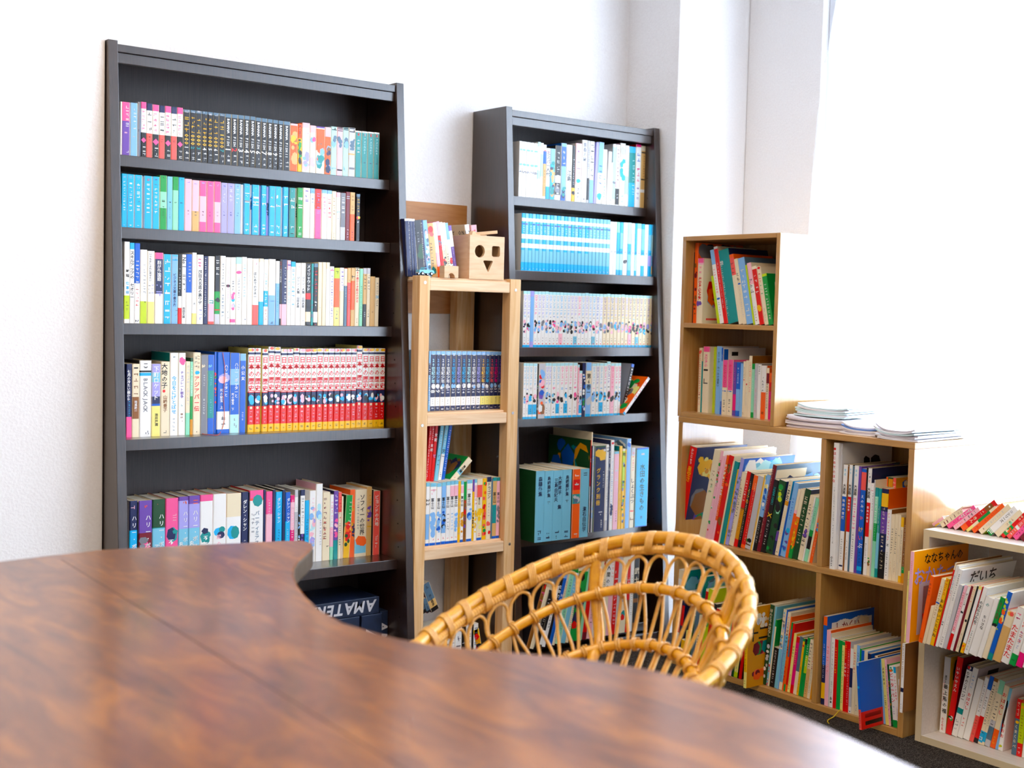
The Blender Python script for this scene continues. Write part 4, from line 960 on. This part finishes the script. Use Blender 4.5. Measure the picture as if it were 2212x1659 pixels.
# ---- low cabinet
ZL = (1440, 900, 4.88)
row('picture_book', 'picture book', 'y', 2.985, -.7175, ZL, 78, '''95 205 C mn.1-.5@0*.6 l7 d.25 cb kWbnS.0,1,.0,.3 h
165 300 R tW.02-.2@0*.7:かいじゅう tY.22-.4@0*.7:星空さ bR.42-.7 l10 h d.24 cN kYyu.05,.5,.1,.4 kgMTn.05,.9,.45,.95 kVREB.05,.9,.7,.9
g 330
L 11
400 335 C mn.2-.4@0*.4 mE.3-.5@0*.5 h cC d.25
428 340 p mE.1-.4@0*.6 aERW.1-.9 mR.1-.4@.2*.5 h cW d.25
450 400 p h d.2
468 390 p mP.1-.6@0*.4 h
490 388 O bp.75-1 mW.3-.7@0*.7 tW.35-.6:絵の本 aCR.1-.3 h
540 390 R aROnr.0-1 mK.1-.3@-.2*.5 h cC
556 455 C cb
600 455 T mV.1-.5@0*.5 h cT
612 540 Y mK.2-.9@0*.4
648 420 v aVSg.1-.95 h cB kcsbaW.05,.95,.0,.3 d.24 =lavender_picture_book_with_blue_water_cover
700 570 C mn.1-.9@-.3*.3 mK.2-.6@0*.4 h cN
740 560 n bR0-.48 bu.5-.9 bR.9-1 mW.1-.4@0*.5 mn.5-.8@0*.4 h cC
775 580 K tY.2-.45@0*.8:くった bK0-1 mC.1-.9@0*.4 h
818 600 O bR.2-.95 mC.1-.9@.3*.3 h cC kOtn
880 610 G aEK.85-.92 mn.9-.95 h cC
893 600 Y mG.4-.9
905 602 s bC.05-1 mc.2-.6@0*.5 h
945 595 K bb0-.55 mW.6-.9@0*.4 aWBy.1-.5 h
985 490 M mC.05-.9@-.2*.3 h cS d.24 rC.02,.6,.05,.15 kSsNb.02,.98,.1,.4
1035 650 K tT.1-.35@0*.7:NAMUAMI tY.45-.52@0*.8:X mW.55-.9@0*.4 h
1110 655 D aEDLKe.02-.98 h cN
1135 1200 N h d.15 bV0-.4
1175 655 C mK.05-.15@0*.5 tK.12-.26@0*.7:FRAN bu.27-.33 mY.4-.9@0*.4 mK.92-.98@0*.6 h cc
1190 870 B h
1245 680 b aBcVb.5-.98 mB.2-.5@0*.4 bb0-1 h cb d.21
1275 750 p bC0-.3 bO.35-1 h
1315 745 O bC0-.4 aYu.4-.9 bE.82-1 aC.1-.3 h cK
1375 745 D mC.1-.8@0*.6 h cN d.2
1425 815 C mK.1-.8@0*.7 aV.5-.7 h
1440 830 W mK.1-.8@0*.7
1480 845 E be0-.5 bK.6-.8 be.8-1 mK.1-.4@0*.4 h
1500 860 C
1532 900 O aRcB.3-.5 mC.3-.9@.2*.4 h cC''', 'upper see-through bay of low cabinet', .20, ends=WE, lean=11)
ZQ = (1740, 920, 4.367)
row('picture_book', 'picture book', 'y', 2.978, -.7175, ZQ, 220, '''270 160 W tR.03-.32@-.2*.45:●はじめてのはな mK.35-.8@0*.25 tK.9-.98@0*.6:Qukan cW h d.25 qB.15,.08,.14:図 qR.3,.15,.13:鑑 kKn.35,.85,.08,.4 kr.05,.5,.5,.7 kn.1,.6,.78,.9 o-.012
305 165 G cW d.1
L 1
347 365 W ts.03-.15@0*.5:まる tK.18-.28@0*.8:大迷路 bB.3-.63 tW.32-.6@0*.5:地底大冒険 mK.7-.9@0*.4 cn h aN.95-.97
360 380 n d.15
392 365 W ts.03-.15@0*.5:まる tK.18-.28@0*.8:大迷路 bR.3-.63 tW.32-.6@0*.5:恐竜世界 mK.7-.9@0*.4 cK h
408 380 S d.15
450 372 W ts.03-.15@0*.5:まる tK.18-.28@0*.8:大迷路 mP.3-.6@0*.7 mK.62-.9@0*.4 cS h
475 380 V d.15
523 405 B br.03-.2 tW.24-.44@0*.5:えのみつ tr.44-.54@0*.6:ひ tY.54-.62:け tr.62-.7:い tW.7-.76:ぶ mN.78-.9@0*.4 bc.93-.97 cB h
537 390 K
572 398 W mN.03-.1@0*.8 tO.1-.18@0*.6:と tK.18-.28@0*.8:大迷路 bR.32-.64 tW.35-.6@0*.5:昆虫の迷宮 mK.7-.9@0*.4 cN h
600 540 W mK.1-.3@.3*.4 aEn.8-.9 mp.0-.1 bC.5-1
612 508 G cC d.2
645 580 T be.1-.5 bE.4-.6 be.6-1 mW.1-.4@0*.6 me.4-.9@0*.4 h cC
672 590 T bs.5-.9 mW.2-.5@0*.4 h
735 592 N bY.05-.2 mC.2-.9@0*.4 bV.25-.5 bK.7-1 mC.8-.9@.1*.3 cO h
775 788 W mR.05-.45@0*.5 mK.48-.52@0*.7 mK.6-.95@0*.4 h cn
812 835 C mK.2-.6@0*.5 mu.7-.9@0*.3 h
845 833 C mK.2-.6@0*.5 mn.7-.9@0*.3 h
868 838 C mK.3-.34 mG.5-.9@0*.4 h
895 860 Y bC.15-.9 mK.2-.7@0*.4 h cn
925 868 n mC.1-.8@0*.4 bE.75-.85 bu.85-1 h
948 872 C mK.1-.8@0*.7 cC''', 'upper closed-back bay of low cabinet', .19, ends=WE)
row('booklet', 'booklet', 'y', 3.03, -.482, ZQ, 755, '''775 588 O cE kuYC d.14
820 595 D bu.1-.9 cD d.14
850 610 r mC.2-.8 cu kCuB.2,.9,.1,.8 d.14''', 'laid on top of short books in low cabinet', .14, ends=WE, gap=.001)
ZM = (1450, 1200, 5.53)
row('picture_book', 'picture book', 'y', 2.965, -1.1165, ZM, -10, '''60 160 W bC0-.1 mR.3-.6@0*.6 bR.3-.7 mW.3-.6@0*.6 cT ksbTB.05,.9,.05,.4 l5 d.22
90 420 N bR.2-.5 l6 d.15
L 7
130 1000 Y cY
200 900 y tK.6-.7:はな cL h
215 700 D h
260 230 S bG0-.05 mW.1-.3@.2*.4 h cT ksSGb.05,.9,.0,.3 d.2
300 700 C aR.2-.3 mK.4-.8@0*.6 h
330 380 R bC0-.03 tK.05-.3@0*.6:どうぶつ h cL kLEKB.1,.9,.05,.2
380 380 L aKE.1-.5 h cL d.2
410 560 R tW.1-.3:とび mY.1-.6@0*.4 h
445 560 K bR.1-.4 h
500 620 R tC.1-.5@0*.6:あかい本 h cC
540 640 C mR.2-.6@0*.5 h
570 650 T h
610 700 C mR.1-.5@0*.4
640 700 e mE.3-.7@0*.4
712 720 r bp.5-1 mR.3-.8@0*.5 h
740 780 D be.0-.5 h
785 800 y bE.2-.4 mE.4-.9@0*.4 bL.9-1 h
800 830 K
835 850 R h cK''', 'lower niche-side bay of low cabinet', .19, ends=WE)
row('picture_book', 'picture book', 'y', 2.905, -1.1165, ZM, 858, '''892 628 Y bC0-.05 tK.2-.42@0*.6:ふしぎ mK.45-.8@0*.4 by.8-1 cu h d.24 kWGC.15,.4,.08,.28 kErTM.1,.45,.42,.62 kMrO.1,.42,.78,.93 qK.1,.335,.2:十二支 mK.9-.95@0*.4 =mustard_zodiac''', 'pulled out from lower bay of low cabinet', .24, group='picture books pulled out of the low cabinet')
ZN = (1640, 1240, 5.53)
row('picture_book', 'picture book', 'y', 2.982, -1.1165, ZN, 30, '''80 350 D tC.05-.4@0*.8:ほんとうのはなし aWGK.4-.95 h cC l5
L 6
100 370 s aRWs.7-1 bs0-.8 h
118 530 E bC.1-1 h
175 870 K mW.05-.9@0*.4 bK0-1 h cC
215 400 C aGgs.0-.5 bs.5-1 h cE
228 405 B bb.3-1 mW.2-.6@0*.6 h
268 440 C bs.3-.9 mr.05-.3@0*.5 tK.12-.4@.1*.6:ことばあそび mV.4-.9@0*.4 h cC
285 490 O aNtR.2-.9 h
305 560 E bO.5-.9 bS.1-.5
330 575 O bR0-.9 h cR
362 695 y tE.2-.6@0*.6:おはなし mK.7-.95@0*.5 h cY
400 735 R bH.1-1 mY.2-.5@0*.5 bR.85-1 h
440 735 S bC.6-1 h
465 755 Y bE.0-.05 mK.5-.95@0*.5 aR.1-.15 h
490 760 K bE.1-1 h
522 745 E bL.3-.6 bE.6-1 mW.1-.5@0*.6 h
565 770 C mK.05-.5@0*.7 mn.7-.95@0*.4 bt.5-1 h cC
600 785 C mR.1-.5@0*.6 mK.4-.9@0*.4 h cC
620 800 u h
668 820 g bB0-.1 mC.2-.9@0*.3 h''', 'lower niche-side bay beside the zodiac book', .19, ends=WE)
ZO = (1760, 1300, 5.53)
row('picture_book', 'picture book', 'y', 2.972, -1.1165, ZO, 65, '''108 175 B bO.0-.1 bN.55-.75 bY.75-.93 bN.93-1 mW.3-.7@0*.4 cB kWCG.1,.95,.05,.25 rW.1,.95,.08,.35 qM.25,.14,.13:しかくい d.22 h
155 340 p mr.2-.6@0*.6 h cO
170 380 G cC
208 432 W mK.05-.9@0*.4 tK.85-.95@0*.6:絵本 h
248 450 R mY.1-.5@0*.6 h cD
297 460 E bE0-1 h cE
328 478 y mE.1-.9@0*.6 bE.0-.05 h
362 470 R tW.3-.55@0*.7:とびうた mY.05-.25@0*.5 h
395 475 R mp.1-.9@0*.6 h cG
430 560 W bN.3-.6 bG.6-.9 aNW.9-1 h cG
470 520 C mR.1-.4@0*.6 h
508 520 b bC.3-1 mB.1-.4@0*.6 mK.85-.95@0*.5 h cG
525 560 E bC.3-1
560 580 B kCb.1,.9,.1,.9 h cC
600 590 C cb
640 620 N cB h d.2''', 'lower room-side bay of low cabinet', .19, ends=('divider', 'blue-backed book'))
row('picture_book', 'picture book', 'y', 2.875, -1.1165, ZO, 530, '''560 745 B bb0-.06 bB.05-.7 br.7-1 mN.72-.97@0*.5 ac.35-.4 cB l-6 rR.0,1,.74,1 rK.08,.4,.78,.84 rK.08,.42,.89,.95 h =blue_and_orange''', 'jutting out of the lower bay of low cabinet', .22, group='picture books pulled out of the low cabinet')
row('picture_book', 'picture book', 'y', 2.972, -1.1165, ZO, 768, '''805 670 C bC0-1 aTOc.0-.06 h cn l-7.5
L -7.5
845 700 b ac.0-.07 mN.1-.5@0*.6 bb.05-.9 h cT
885 705 y tK.12-.5@0*.6:よるくまよ mK.55-.75@0*.5 h cV
912 710 p mM.1-.9@0*.6 bp0-.8 h
935 770 D anEu.2-.95 h cE
985 790 W aOE0-.1 tR.1-.6@0*.8:ピーターパン bE.88-1 mV.65-.8@0*.4
1015 800 W bc0-.1 tR.14-.6@0*.7:フレーメンの町で bE.88-1 mV.65-.8@0*.4 cC rK.2,.5,.05,.15
1040 940 W tR.1-.3:いと tb.4-.55:いん aR.6-.8 l-5''', 'low cabinet by side panel', .17, ends=('blue-backed book', 'room end'))
row('picture_book', 'picture book', 'y', 2.93, -1.055, ZO, 1010, '''1045 500 W bN.64-.7 mn.03-.5@0*.5 mK.85-.95@0*.4 cn l0''', 'topmost at the side panel of low cabinet', .17)
# ---- white shelf
ZW = (1930, 1160, 6.145); ZX = (1912, 1020, 3.95); ZY = (1912, 1359, 5.53)
WE2 = ('cabinet end', 'far room end')
row('picture_book', 'picture book', 'y', 2.872, -.845, ZW, 140, '''158 450 y tT.05-.45@0*.8:こいぬのまち mK.55-.75@0*.5 mn.9-.94@0*.4 l1
205 190 p mr.1-.25@0*.4 mB.45-.55@0*.3 l1 co d.25 h kuOY.3,.95,.3,.95 rG.12,.9,.35,.93 rO.2,.75,.4,.9 kMn.3,.7,.35,.5 kR.2,.6,.6,.8 qK.25,.1,.12:ななちゃんの qv.12,.28,.2:おかたづ =pale_pink_and_orange''', 'jutting out of the white shelf', .22, ends=('cabinet end', 'orange-book side'), group='picture books jutting out of the white shelf')
row('picture_book', 'picture book', 'y', 2.900, -.845, ZW, 325, '''378 495 O tM.1-.3@-.1*.5:ちいさい mn.9-.97@0*.6 cO l9 kKn.4,.7,.4,.55 h d.25
L 12
425 900 C cC
480 520 C mn.1-.6@0*.5 aB.35-.38 cy h qM.55,.16,.2:た
530 515 Y tK.3-.95@0*.8:おねがいごとにね bL.2-1 bY0-1 mR.0-.25@0*.8 h
L 13
550 300 R bR.1-.3 bC0-.08 mC.15-.3@0*.6 cn h
590 335 W mB.12-.25@0*.6 mT.25-.35@0*.6 tK.68-.8@0*.5:絵本 mr.3-.4@0*.6 cW h d.25
650 385 W mK.05-.4@0*.4 mG.5-.9@.2*.4 mK.85-.97@0*.4 cW h d.25 qK.25,.12,.17:だいち
700 600 G cG
L 14
745 600 p bR.75-1 bW.72-.75 mR.1-.7@0*.6 h cs
785 615 W tM.1-.2@0*.6:や tK.12-.5@0*.4:さいしょの本 aK.38-.42 mn.85-.95@0*.3 cR h
815 610 R bM0-1 h cR
860 605 C mO.05-.25@0*.6 aK.5-.55 mn.7-.95@0*.4 h cG
880 610 K
925 610 W bY.85-1 aYO.85-1 by.0-.05 h cR
L 15
985 620 W tK.2-.55@0*.85:のはらうたを mr.55-.58@0*.5 mK.65-.95@0*.4 h cW
1100 760 W tT.08-.25@0*.4:の tK.3-.55@.1*.35:ちいさな cG h kYL.05,.5,.2,.7
1165 770 W h cW
1235 760 W bE.0-.5 bC.45-1 mD.03-.1@-.1*.5 tM.08-.35@0*.7:さくらんぼ aK.4-.5 h cE
1300 680 B bB0-1 aLOy.05-.6 bT.9-1 cW h
1410 950 t aYr.0-.1 bC0-.3 h cR
1520 900 W bW0-1 tR.3-.9@0*.8:たまたまた mP.05-.25@0*.6 h cM
1610 920 E bW0-.8 mR.2-.6@0*.6 mB.4-.7@0*.3 mD.85-.95@0*.6 h
1700 940 H bW0-.75 mN.5-.6@0*.6 mR.2-.4@0*.6 h
1790 950 W mO.2-.7@0*.6 h
1880 960 c bW.3-.7 mN.3-.7@0*.5 h''', 'middle board of white shelf', .21, ends=WE2, lean=11)
row('picture_book', 'picture book', 'y', 3.04, -.560, ZX, 375, '''412 480 p h l52 d.18 cW
430 260 C bY.85-1 mB.1-.3@0*.6 tB.35-.45@0*.6:の mR.05-.2@0*.5 mb.85-.93@0*.5 h cn l52
490 300 C mM.3-.9@0*.8 mn.0-.2@0*.5 h l51 cn
545 260 P mW.05-.5@0*.8 mM.6-.8@0*.4 h l50 tW.1-.6@0*.7:がくがく cP
600 280 p mK.1-.6@0*.7 mr.65-.95@0*.5 cn l49
670 210 R bO.85-1 tW.15-.2:● bn.1-.3 mC.3-.5@0*.6 tC.55-.75@0*.6:きん h l48 cC
705 260 C bE.2-.6 by.8-1 l47
760 240 O mR.1-.6@0*.5 bO0-1 tR.8-.95@0*.5:おと h l46 cR
825 250 C mG.2-.8@0*.5 mn.85-.9@0*.4 h l45 cL
900 270 W bE.88-1 tK.2-.55@0*.6:シリーズ mg.1-.2@0*.5 mW.9-.97 l44 cG h
965 300 C mn.3-.6@0*.5 ae.4-.5 h l43
1010 320 R bR0-.55 bE.55-.9 aWOC.6-.85 tC.1-.3@0*.6:ゆき h l42
1060 340 r mW.2-.9@0*.6 bW.5-.6 h l41
1120 360 P bC.0-.3 mM.3-.9@0*.6 h l40
1180 380 M aPp.2-.5 h l40
1240 380 W mg.2-.8@0*.5 h l40''', 'lying slanted on top of white shelf', .17, ends=WE2)
row('picture_book', 'picture book', 'y', 3.045, FLOOR+.0185, ZY, 640, '''715 325 G bW.35-1 tK.24-.35@0*.4:漢字と tK.35-.75@.1*.6:最上階の福 mR.3-.6@-.2*.3 tR.8-.97@0*.4:りくりえ cY kKun.1,.9,.0,.4 h l2
785 310 R tW.12-.45@0*.5:いやいやえん aWR.75-.85 mW.78-.82@0*.5 aWE.76-.84 bR.0-1 h l7 cM
L 11
855 400 W bN0-.06 aRW0-.05 tK.08-.5@0*.6:りすのこスージー bT.6-.68 mg.75-.92@0*.6 h cN
920 425 W mb.1-.3@0*.5 tR.35-.6@0*.6:おはなし mR.7-.85@0*.5 cG h rK.3,.6,.06,.14 rK.3,.6,.18,.24
L 12
1000 560 W
1050 530 r bG0-.6 bW.02-.6 mg.1-.55@0*.5 mn.65-.9@0*.6
1100 520 R bB0-.2 bW.2-.6 mg.3-.5@0*.6 bR.6-.9 bK.93-1
1150 545 C bn0-.05 mK.1-.7@0*.6 mW.8-.95 bc.8-.97
1180 580 C mK.1-.7@0*.6 bc.8-.95
L 11
1245 575 G bC.0-.6 bg0-.08 mK.3-.7@0*.6 be.0-.2 bS.7-.9
1310 640 O bC0-.7 bO.7-1 tR.1-.5@0*.7:おはなし mY.8-.95@0*.5
1345 670 W bs0-.25 bb.25-1 mn.3-.8@0*.4
L 5
1400 835 W ts.1-.4@0*.3:ひと tR.45-.8@0*.7:おおお aYL.88-.95 cW kr.3,.7,.75,.95 kY.3,.6,.1,.3 rM.4,.6,.5,.6 h
g 1500
1560 825 S bR0-.35 aY.38-.44 mC.05-.3@0*.5 tC.45-.9@0*.6:くまくらべ h l4 cO
1625 880 L bR.75-1 bY.05-.1 mn.2-.7@0*.5 mW.8-.97@0*.5 h l3
1690 890 W mg.2-.9@0*.4 h
1760 880 E mW.2-.8@0*.5 h
1830 885 C mR.2-.8@0*.5 h''', 'bottom board of white shelf', .17, ends=WE2)
bpy.data.objects.remove(fo)

# ------------------------------------------------------------------ navy game boxes under the novels
def lettered_box(name, a, b, txt, side, label, group, size, rot180=False, ch_from=None, vertical=False):
    c = Vector(((a[0]+b[0])/2, (a[1]+b[1])/2, a[2])); t = box(name, Vector(a)-c, Vector(b)-c, texmat('navy_board_'+label[:6], '#16223a', '#1b2a47', (1, 1, 1), .4, 40, 3), None, .0015); t.location = c
    tag(t, label, 'box', group); return t, c
def front_text(t, txt, x, z, s, col, y, rot=0, italic=.18):
    mb = MB(); cur = 0
    for ch in txt:
        vs, fs, w = glyph_cache[ch]; n = len(mb.v)
        for px, py in vs:
            u, v = (px+cur+italic*py)*s, (py-.35)*s
            if rot == 180: u, v = -u, -v
            if rot == 270: u, v = v, -u
            mb.v.append(Vector((x+u, y, z+v)))
        for f in fs: mb.f.append(tuple(n+i for i in f)); mb.c.append(LIN[col])
        cur += w+.06
    return mb.build('lettering', M_cover, t)
fc2 = bpy.data.curves.new('glyph_source2', 'FONT'); fc2.resolution_u = 2; fc2.offset = .03; fo2 = bpy.data.objects.new('glyph_source2', fc2); COL.objects.link(fo2); glyph_cache = {}
for ch in 'AMATERSU':
    fc2.body = ch; bpy.context.view_layer.update(); m = fo2.to_mesh(); glyph_cache[ch] = ([(v.co.x, v.co.y) for v in m.vertices], [tuple(p.vertices) for p in m.polygons], max(v.co.x for v in m.vertices)); fo2.to_mesh_clear()
bpy.data.objects.remove(fo2)
bt = -.9235
for k, (xa, xb) in enumerate(((1.905, 1.985), (1.992, 2.064), )):
    t, c = lettered_box('game_box', (xa, 3.248, -1.0895), (xb, 3.43, bt-.0005), '', 0, ('navy upright box with silver lettering, farther from the bookcase side', 'navy upright box with silver lettering beneath the end of the lying box')[k], 'navy lettered boxes', 0)
    front_text(t, 'AMATERASU', (xb-xa)*-.02, bt-c.z-.045, .05, 'G', 3.248-c.y-.0006, 270)
t, c = lettered_box('game_box', (2.0665, 3.262, -1.0895), (2.0935, 3.43, -.922), '', 0, 'narrow navy box with silver lettering against the bookcase side panel', 'navy lettered boxes', 0)
t.location.x += 0; front_text(t, 'AMATERASU', -.004, -.922-c.z-.03, .045, 'G', 3.262-c.y-.0006, 270)
t, c = lettered_box('game_box', (1.735, 3.252, bt), (2.055, 3.43, -.872), '', 0, 'long navy box lying upside down across the upright navy boxes', 'navy lettered boxes', 0)
front_text(t, 'AMATERASU', 2.043-c.x, (bt-.872)/2-c.z, .047, 'G', 3.252-c.y-.0006, 180)
for k, (xa, xb) in enumerate(((1.66, 1.735), (1.745, 1.82), (1.825, 1.9))):
    t, c = lettered_box('game_box', (xa, 3.25, -1.0895), (xb, 3.43, bt-.0005), '', 0, 'navy upright box, %s from the side away from the window' % ORD[k], 'navy lettered boxes', 0)

# ------------------------------------------------------------------ toys on the pine rack
zt = .0900
def circ(cx, cz, r, n=24, ph=0): return [(cx+r*math.cos(2*math.pi*i/n+ph), cz+r*math.sin(2*math.pi*i/n+ph)) for i in range(n)]
cube = thing('shape_sorter', (2.378, 3.2465, zt), 'pale wooden shape-sorter cube with round, square and triangular holes', 'toy')
S = .133; ph_ = .121
me = bpy.data.meshes.new('front_panel'); bm = bmesh.new()
def loopverts(pts): return [bm.verts.new((x, 0, z)) for x, z in pts]
def closed_edges(vs): return [bm.edges.new((vs[i], vs[(i+1) % len(vs)])) for i in range(len(vs))]
oc = [(-S/2, 0), (S/2, 0), (S/2, S), (-S/2, S)]
sq = [(.022+x*.0155+.012, .087+z*.0165) for x, z in ((-1, -.75), (-.75, -1), (.75, -1), (1, -.75), (1, .75), (.75, 1), (-.75, 1), (-1, .75))]
tri = [(.003+x, z) for x, z in ((-.017, .055), (-.013, .058), (.017, .058), (.020, .055), (.004, .024), (0, .024))]
hl = [circ(-.028, .085, .019), sq, tri]
ed = closed_edges(loopverts(oc))
for h_ in hl: ed += closed_edges(loopverts(h_))
bmesh.ops.triangle_fill(bm, edges=ed, use_beauty=True)
g = bmesh.ops.extrude_face_region(bm, geom=bm.faces[:]); bmesh.ops.translate(bm, verts=[v for v in g['geom'] if isinstance(v, bmesh.types.BMVert)], vec=(0, .010, 0)); bmesh.ops.recalc_face_normals(bm, faces=bm.faces[:]); bm.to_mesh(me); bm.free(); me.materials.append(M_beech)
fp = bpy.data.objects.new('front_panel', me); COL.objects.link(fp); fp.parent = cube; fp.location = (0, -.065, 0)
for nm, a, b in (('side_panel', (-S/2, -.0548, 0), (-S/2+.01, .065, S)), ('side_panel', (S/2-.01, -.0548, 0), (S/2, .065, S)), ('bottom_panel', (-S/2+.0102, -.0548, 0), (S/2-.0102, .065, .01)), ('back_panel', (-S/2+.0102, .055, .0102), (S/2-.0102, .065, S)), ('lid', (-S/2+.0102, -.0548, S-.010), (S/2-.0102, .0548, S))):
    box(nm, a, b, M_beech, cube, .0008)
MB().prism([(0, 0), (.03, 0), (.03, .012), (0, .012)], .0, .026, LIN['E'], Matrix.Translation((.0, .02, .0102))).build('green_block', M_paint, cube)
MB().prism([(0, 0), (.014, 0), (.014, .012), (0, .012)], .0, .02, LIN['Y'], Matrix.Translation((-.022, .015, .0102))).build('yellow_block', M_paint, cube)
MB().prism([(0, 0), (.012, 0), (.012, .012), (0, .012)], .0, .014, LIN['R'], Matrix.Translation((-.008, .0, .0102))).build('red_block', M_paint, cube)
def toyp(name, pts, depth, loc, rz, m, label, group='wooden toy blocks', cat='toy block', hole=None):
    t = MB().prism(pts, -depth/2, depth/2, None, Matrix.Rotation(math.pi/2, 4, 'X')).build(name, m, bevel=.0008); t.location = loc; t.rotation_euler = (0, 0, rz); return tag(t, label, cat, group)
arch = [(-.026, 0), (-.013, 0)] + [(-.0125*math.cos(math.pi*i/8), .013*math.sin(math.pi*i/8)+.001) for i in range(9)] + [(.013, 0), (.026, 0), (.026, .036), (-.026, .036)]
toyp('arch_block', arch, .026, (2.238, 3.184, zt), .0, M_beech, 'small pale wooden arch block beside the shape-sorter cube')
half = [(-.016, 0), (.016, 0)] + [(.016*math.cos(math.pi*i/10), .016*math.sin(math.pi*i/10)) for i in range(1, 10)]
toyp('half_disc_block', half, .012, (2.36, 3.235, zt+S+.0003), .5, M_beech, 'half-round wooden block lying on the shape-sorter cube')
t = MB().quadbox((-.045, -.008, 0), (.045, .008, .010)).build('wooden_stick', M_beech, bevel=.001); t.location = (2.42, 3.26, zt+S+.008); t.rotation_euler = (0, math.radians(-7), -.35); tag(t, 'slanting square wooden stick on top of the shape-sorter cube', 'toy block', 'wooden toy blocks')
t = MB().quadbox((-.03, -.02, 0), (.03, .02, .009)).build('wooden_tile', M_beech, bevel=.001); t.location = (2.405, 3.278, zt+S+.0003); t.rotation_euler = (0, 0, .3); tag(t, 'flat wooden tile under the stick on the shape-sorter cube', 'toy block', 'wooden toy blocks')
# toy pickup
tr = thing('toy_pickup', (2.148, 3.180, zt+.004), 'tiny light blue toy pickup truck at the corner of the pine rack', 'toy')
pk = [(-.026, .006), (.026, .006), (.027, .012), (.024, .016), (.006, .017), (.001, .024), (-.009, .024), (-.011, .016), (-.026, .016)]
MB().prism(pk, -.010, .010, LIN['s'], Matrix.Rotation(math.pi/2, 4, 'X')).build('body', M_cover, tr, bevel=.0008)
MB().quadbox((-.0085, -.0106, .0165), (.0, .0106, .0225), LIN['N']).build('cab_window', M_cover, tr)
for x in (-.016, .016):
    for y in (-.0108, .0108):
        w_ = MB().tube([(x, y-.002, .0055), (x, y+.002, .0055)], .0055, 14).build('wheel', M_hole, tr); MB().tube([(x, y-.0026, .0055), (x, y+.0026, .0055)], .003, 10).build('hub', M_metal, w_)
MB().quadbox((-.027, -.009, .006), (.028, .009, .009), LIN['G']).build('bumper', M_cover, tr)

# ------------------------------------------------------------------ piles of leaflets on the low cabinet
def leaflet_mesh(L_, W_, th, curl, n=10):
    mb = MB()
    for k in (0, 1):
        for i in range(n+1):
            f = i/n; x = (f-.5)*L_; z = curl*(abs(f-.5)*2)**3*(1 if f > .5 else .5)+k*th
            for y in (-W_/2, W_/2): mb.v.append(Vector((y, x, z)))
    m = (n+1)*2
    for i in range(n): a = i*2; mb.f += [(a, a+2, a+3, a+1)]; mb.f += [(m+a, m+a+1, m+a+3, m+a+2)]; mb.f += [(a, m+a, m+a+2, a+2), (a+1, a+3, m+a+3, m+a+1)]; mb.c += [None]*4
    mb.f += [(0, 1, m+1, m), (n*2, m+n*2, m+n*2+1, n*2+1)]; mb.c += [None]*2
    return mb
M_leaf = [mat('leaflet_white', '#eceaf0', .5), mat('leaflet_lilac', '#d9d2dc', .5), mat('leaflet_aqua', '#cfe6ea', .45), mat('leaflet_blue', '#6d8fd0', .45)]
rl = random.Random(3)
def pile(cx, cy, z, n, L_, W_, curl, rz, colours, where, group):
    for i in range(n):
        th = .0042; me = leaflet_mesh(L_, W_, th, curl*(i+1)/n).mesh('booklet', M_leaf[colours[i % len(colours)]])
        t = bpy.data.objects.new('booklet', me); COL.objects.link(t); t.location = (cx+rl.uniform(-.006, .006), cy+rl.uniform(-.006, .006), z+i*(th+.0002)); t.rotation_euler = (0, 0, rz+rl.uniform(-.04, .04))
        tag(t, '%s thin booklet, %s' % (('white', 'lilac-white', 'pale aqua', 'blue')[colours[i % len(colours)]], '%s %s' % (('topmost of' if i == n-1 else 'lowest of' if i == 0 else ORD[n-1-i]+' from top of'), where)), 'booklet', group)
zc = -.3297
pile(3.09, 2.405, zc, 7, .215, .15, .006, .06, [1, 1, 0, 1, 1, 1, 0], 'pile beside box shelf', 'booklets beside the box shelf')
pile(3.135, 2.42, zc+7*.0044+.004, 6, .17, .20, .012, .12, [2, 0, 2, 2, 0, 2], 'aqua stack beside box shelf', 'pale aqua booklets on the lilac pile')
pile(3.075, 2.235, zc, 5, .12, .17, .012, .02, [0, 1, 0, 3, 0], 'middle pile on low cabinet', 'booklets in the middle pile')
pile(3.085, 2.10, zc, 6, .125, .25, .016, .03, [0, 0, 1, 2, 0, 1], 'pile at room end of low cabinet', 'booklets at the room end of the cabinet')
# ribbon bookmarks
rb = MB().tube([Vector(p) for p in ((2.962, 2.238, -1.110), (2.95, 2.236, -1.112), (2.935, 2.242, -1.128), (2.915, 2.245, -1.1335), (2.90, 2.235, -1.1335), (2.89, 2.222, -1.133))], .0016, 5).build('ribbon_bookmark', mat('yellow_ribbon', '#d8b81e', .7), smooth=True); tag(rb, 'thin yellow ribbon bookmark trailing onto the carpet', 'ribbon')
pB = onY(230+1275/5.027, 740+120/5.027, 3.2965)
pts = [onY(230+x/5.027, 740+y/5.027, 3.2975) for x, y in ((1262, 110), (1285, 300), (1272, 560), (1280, 800), (1268, 900), (1235, 980))]+[onZ(230+x/5.027, 740+y/5.027, -.3625) for x, y in ((1200, 1005), (1130, 1002), (1070, 996), (1040, 990))]
rb = MB().tube(spl(pts, 5), .0009, 5).build('ribbon_bookmark', mat('orange_ribbon', '#e0641e', .7), smooth=True); tag(rb, 'orange ribbon bookmark hanging down the thick blue novel', 'ribbon')
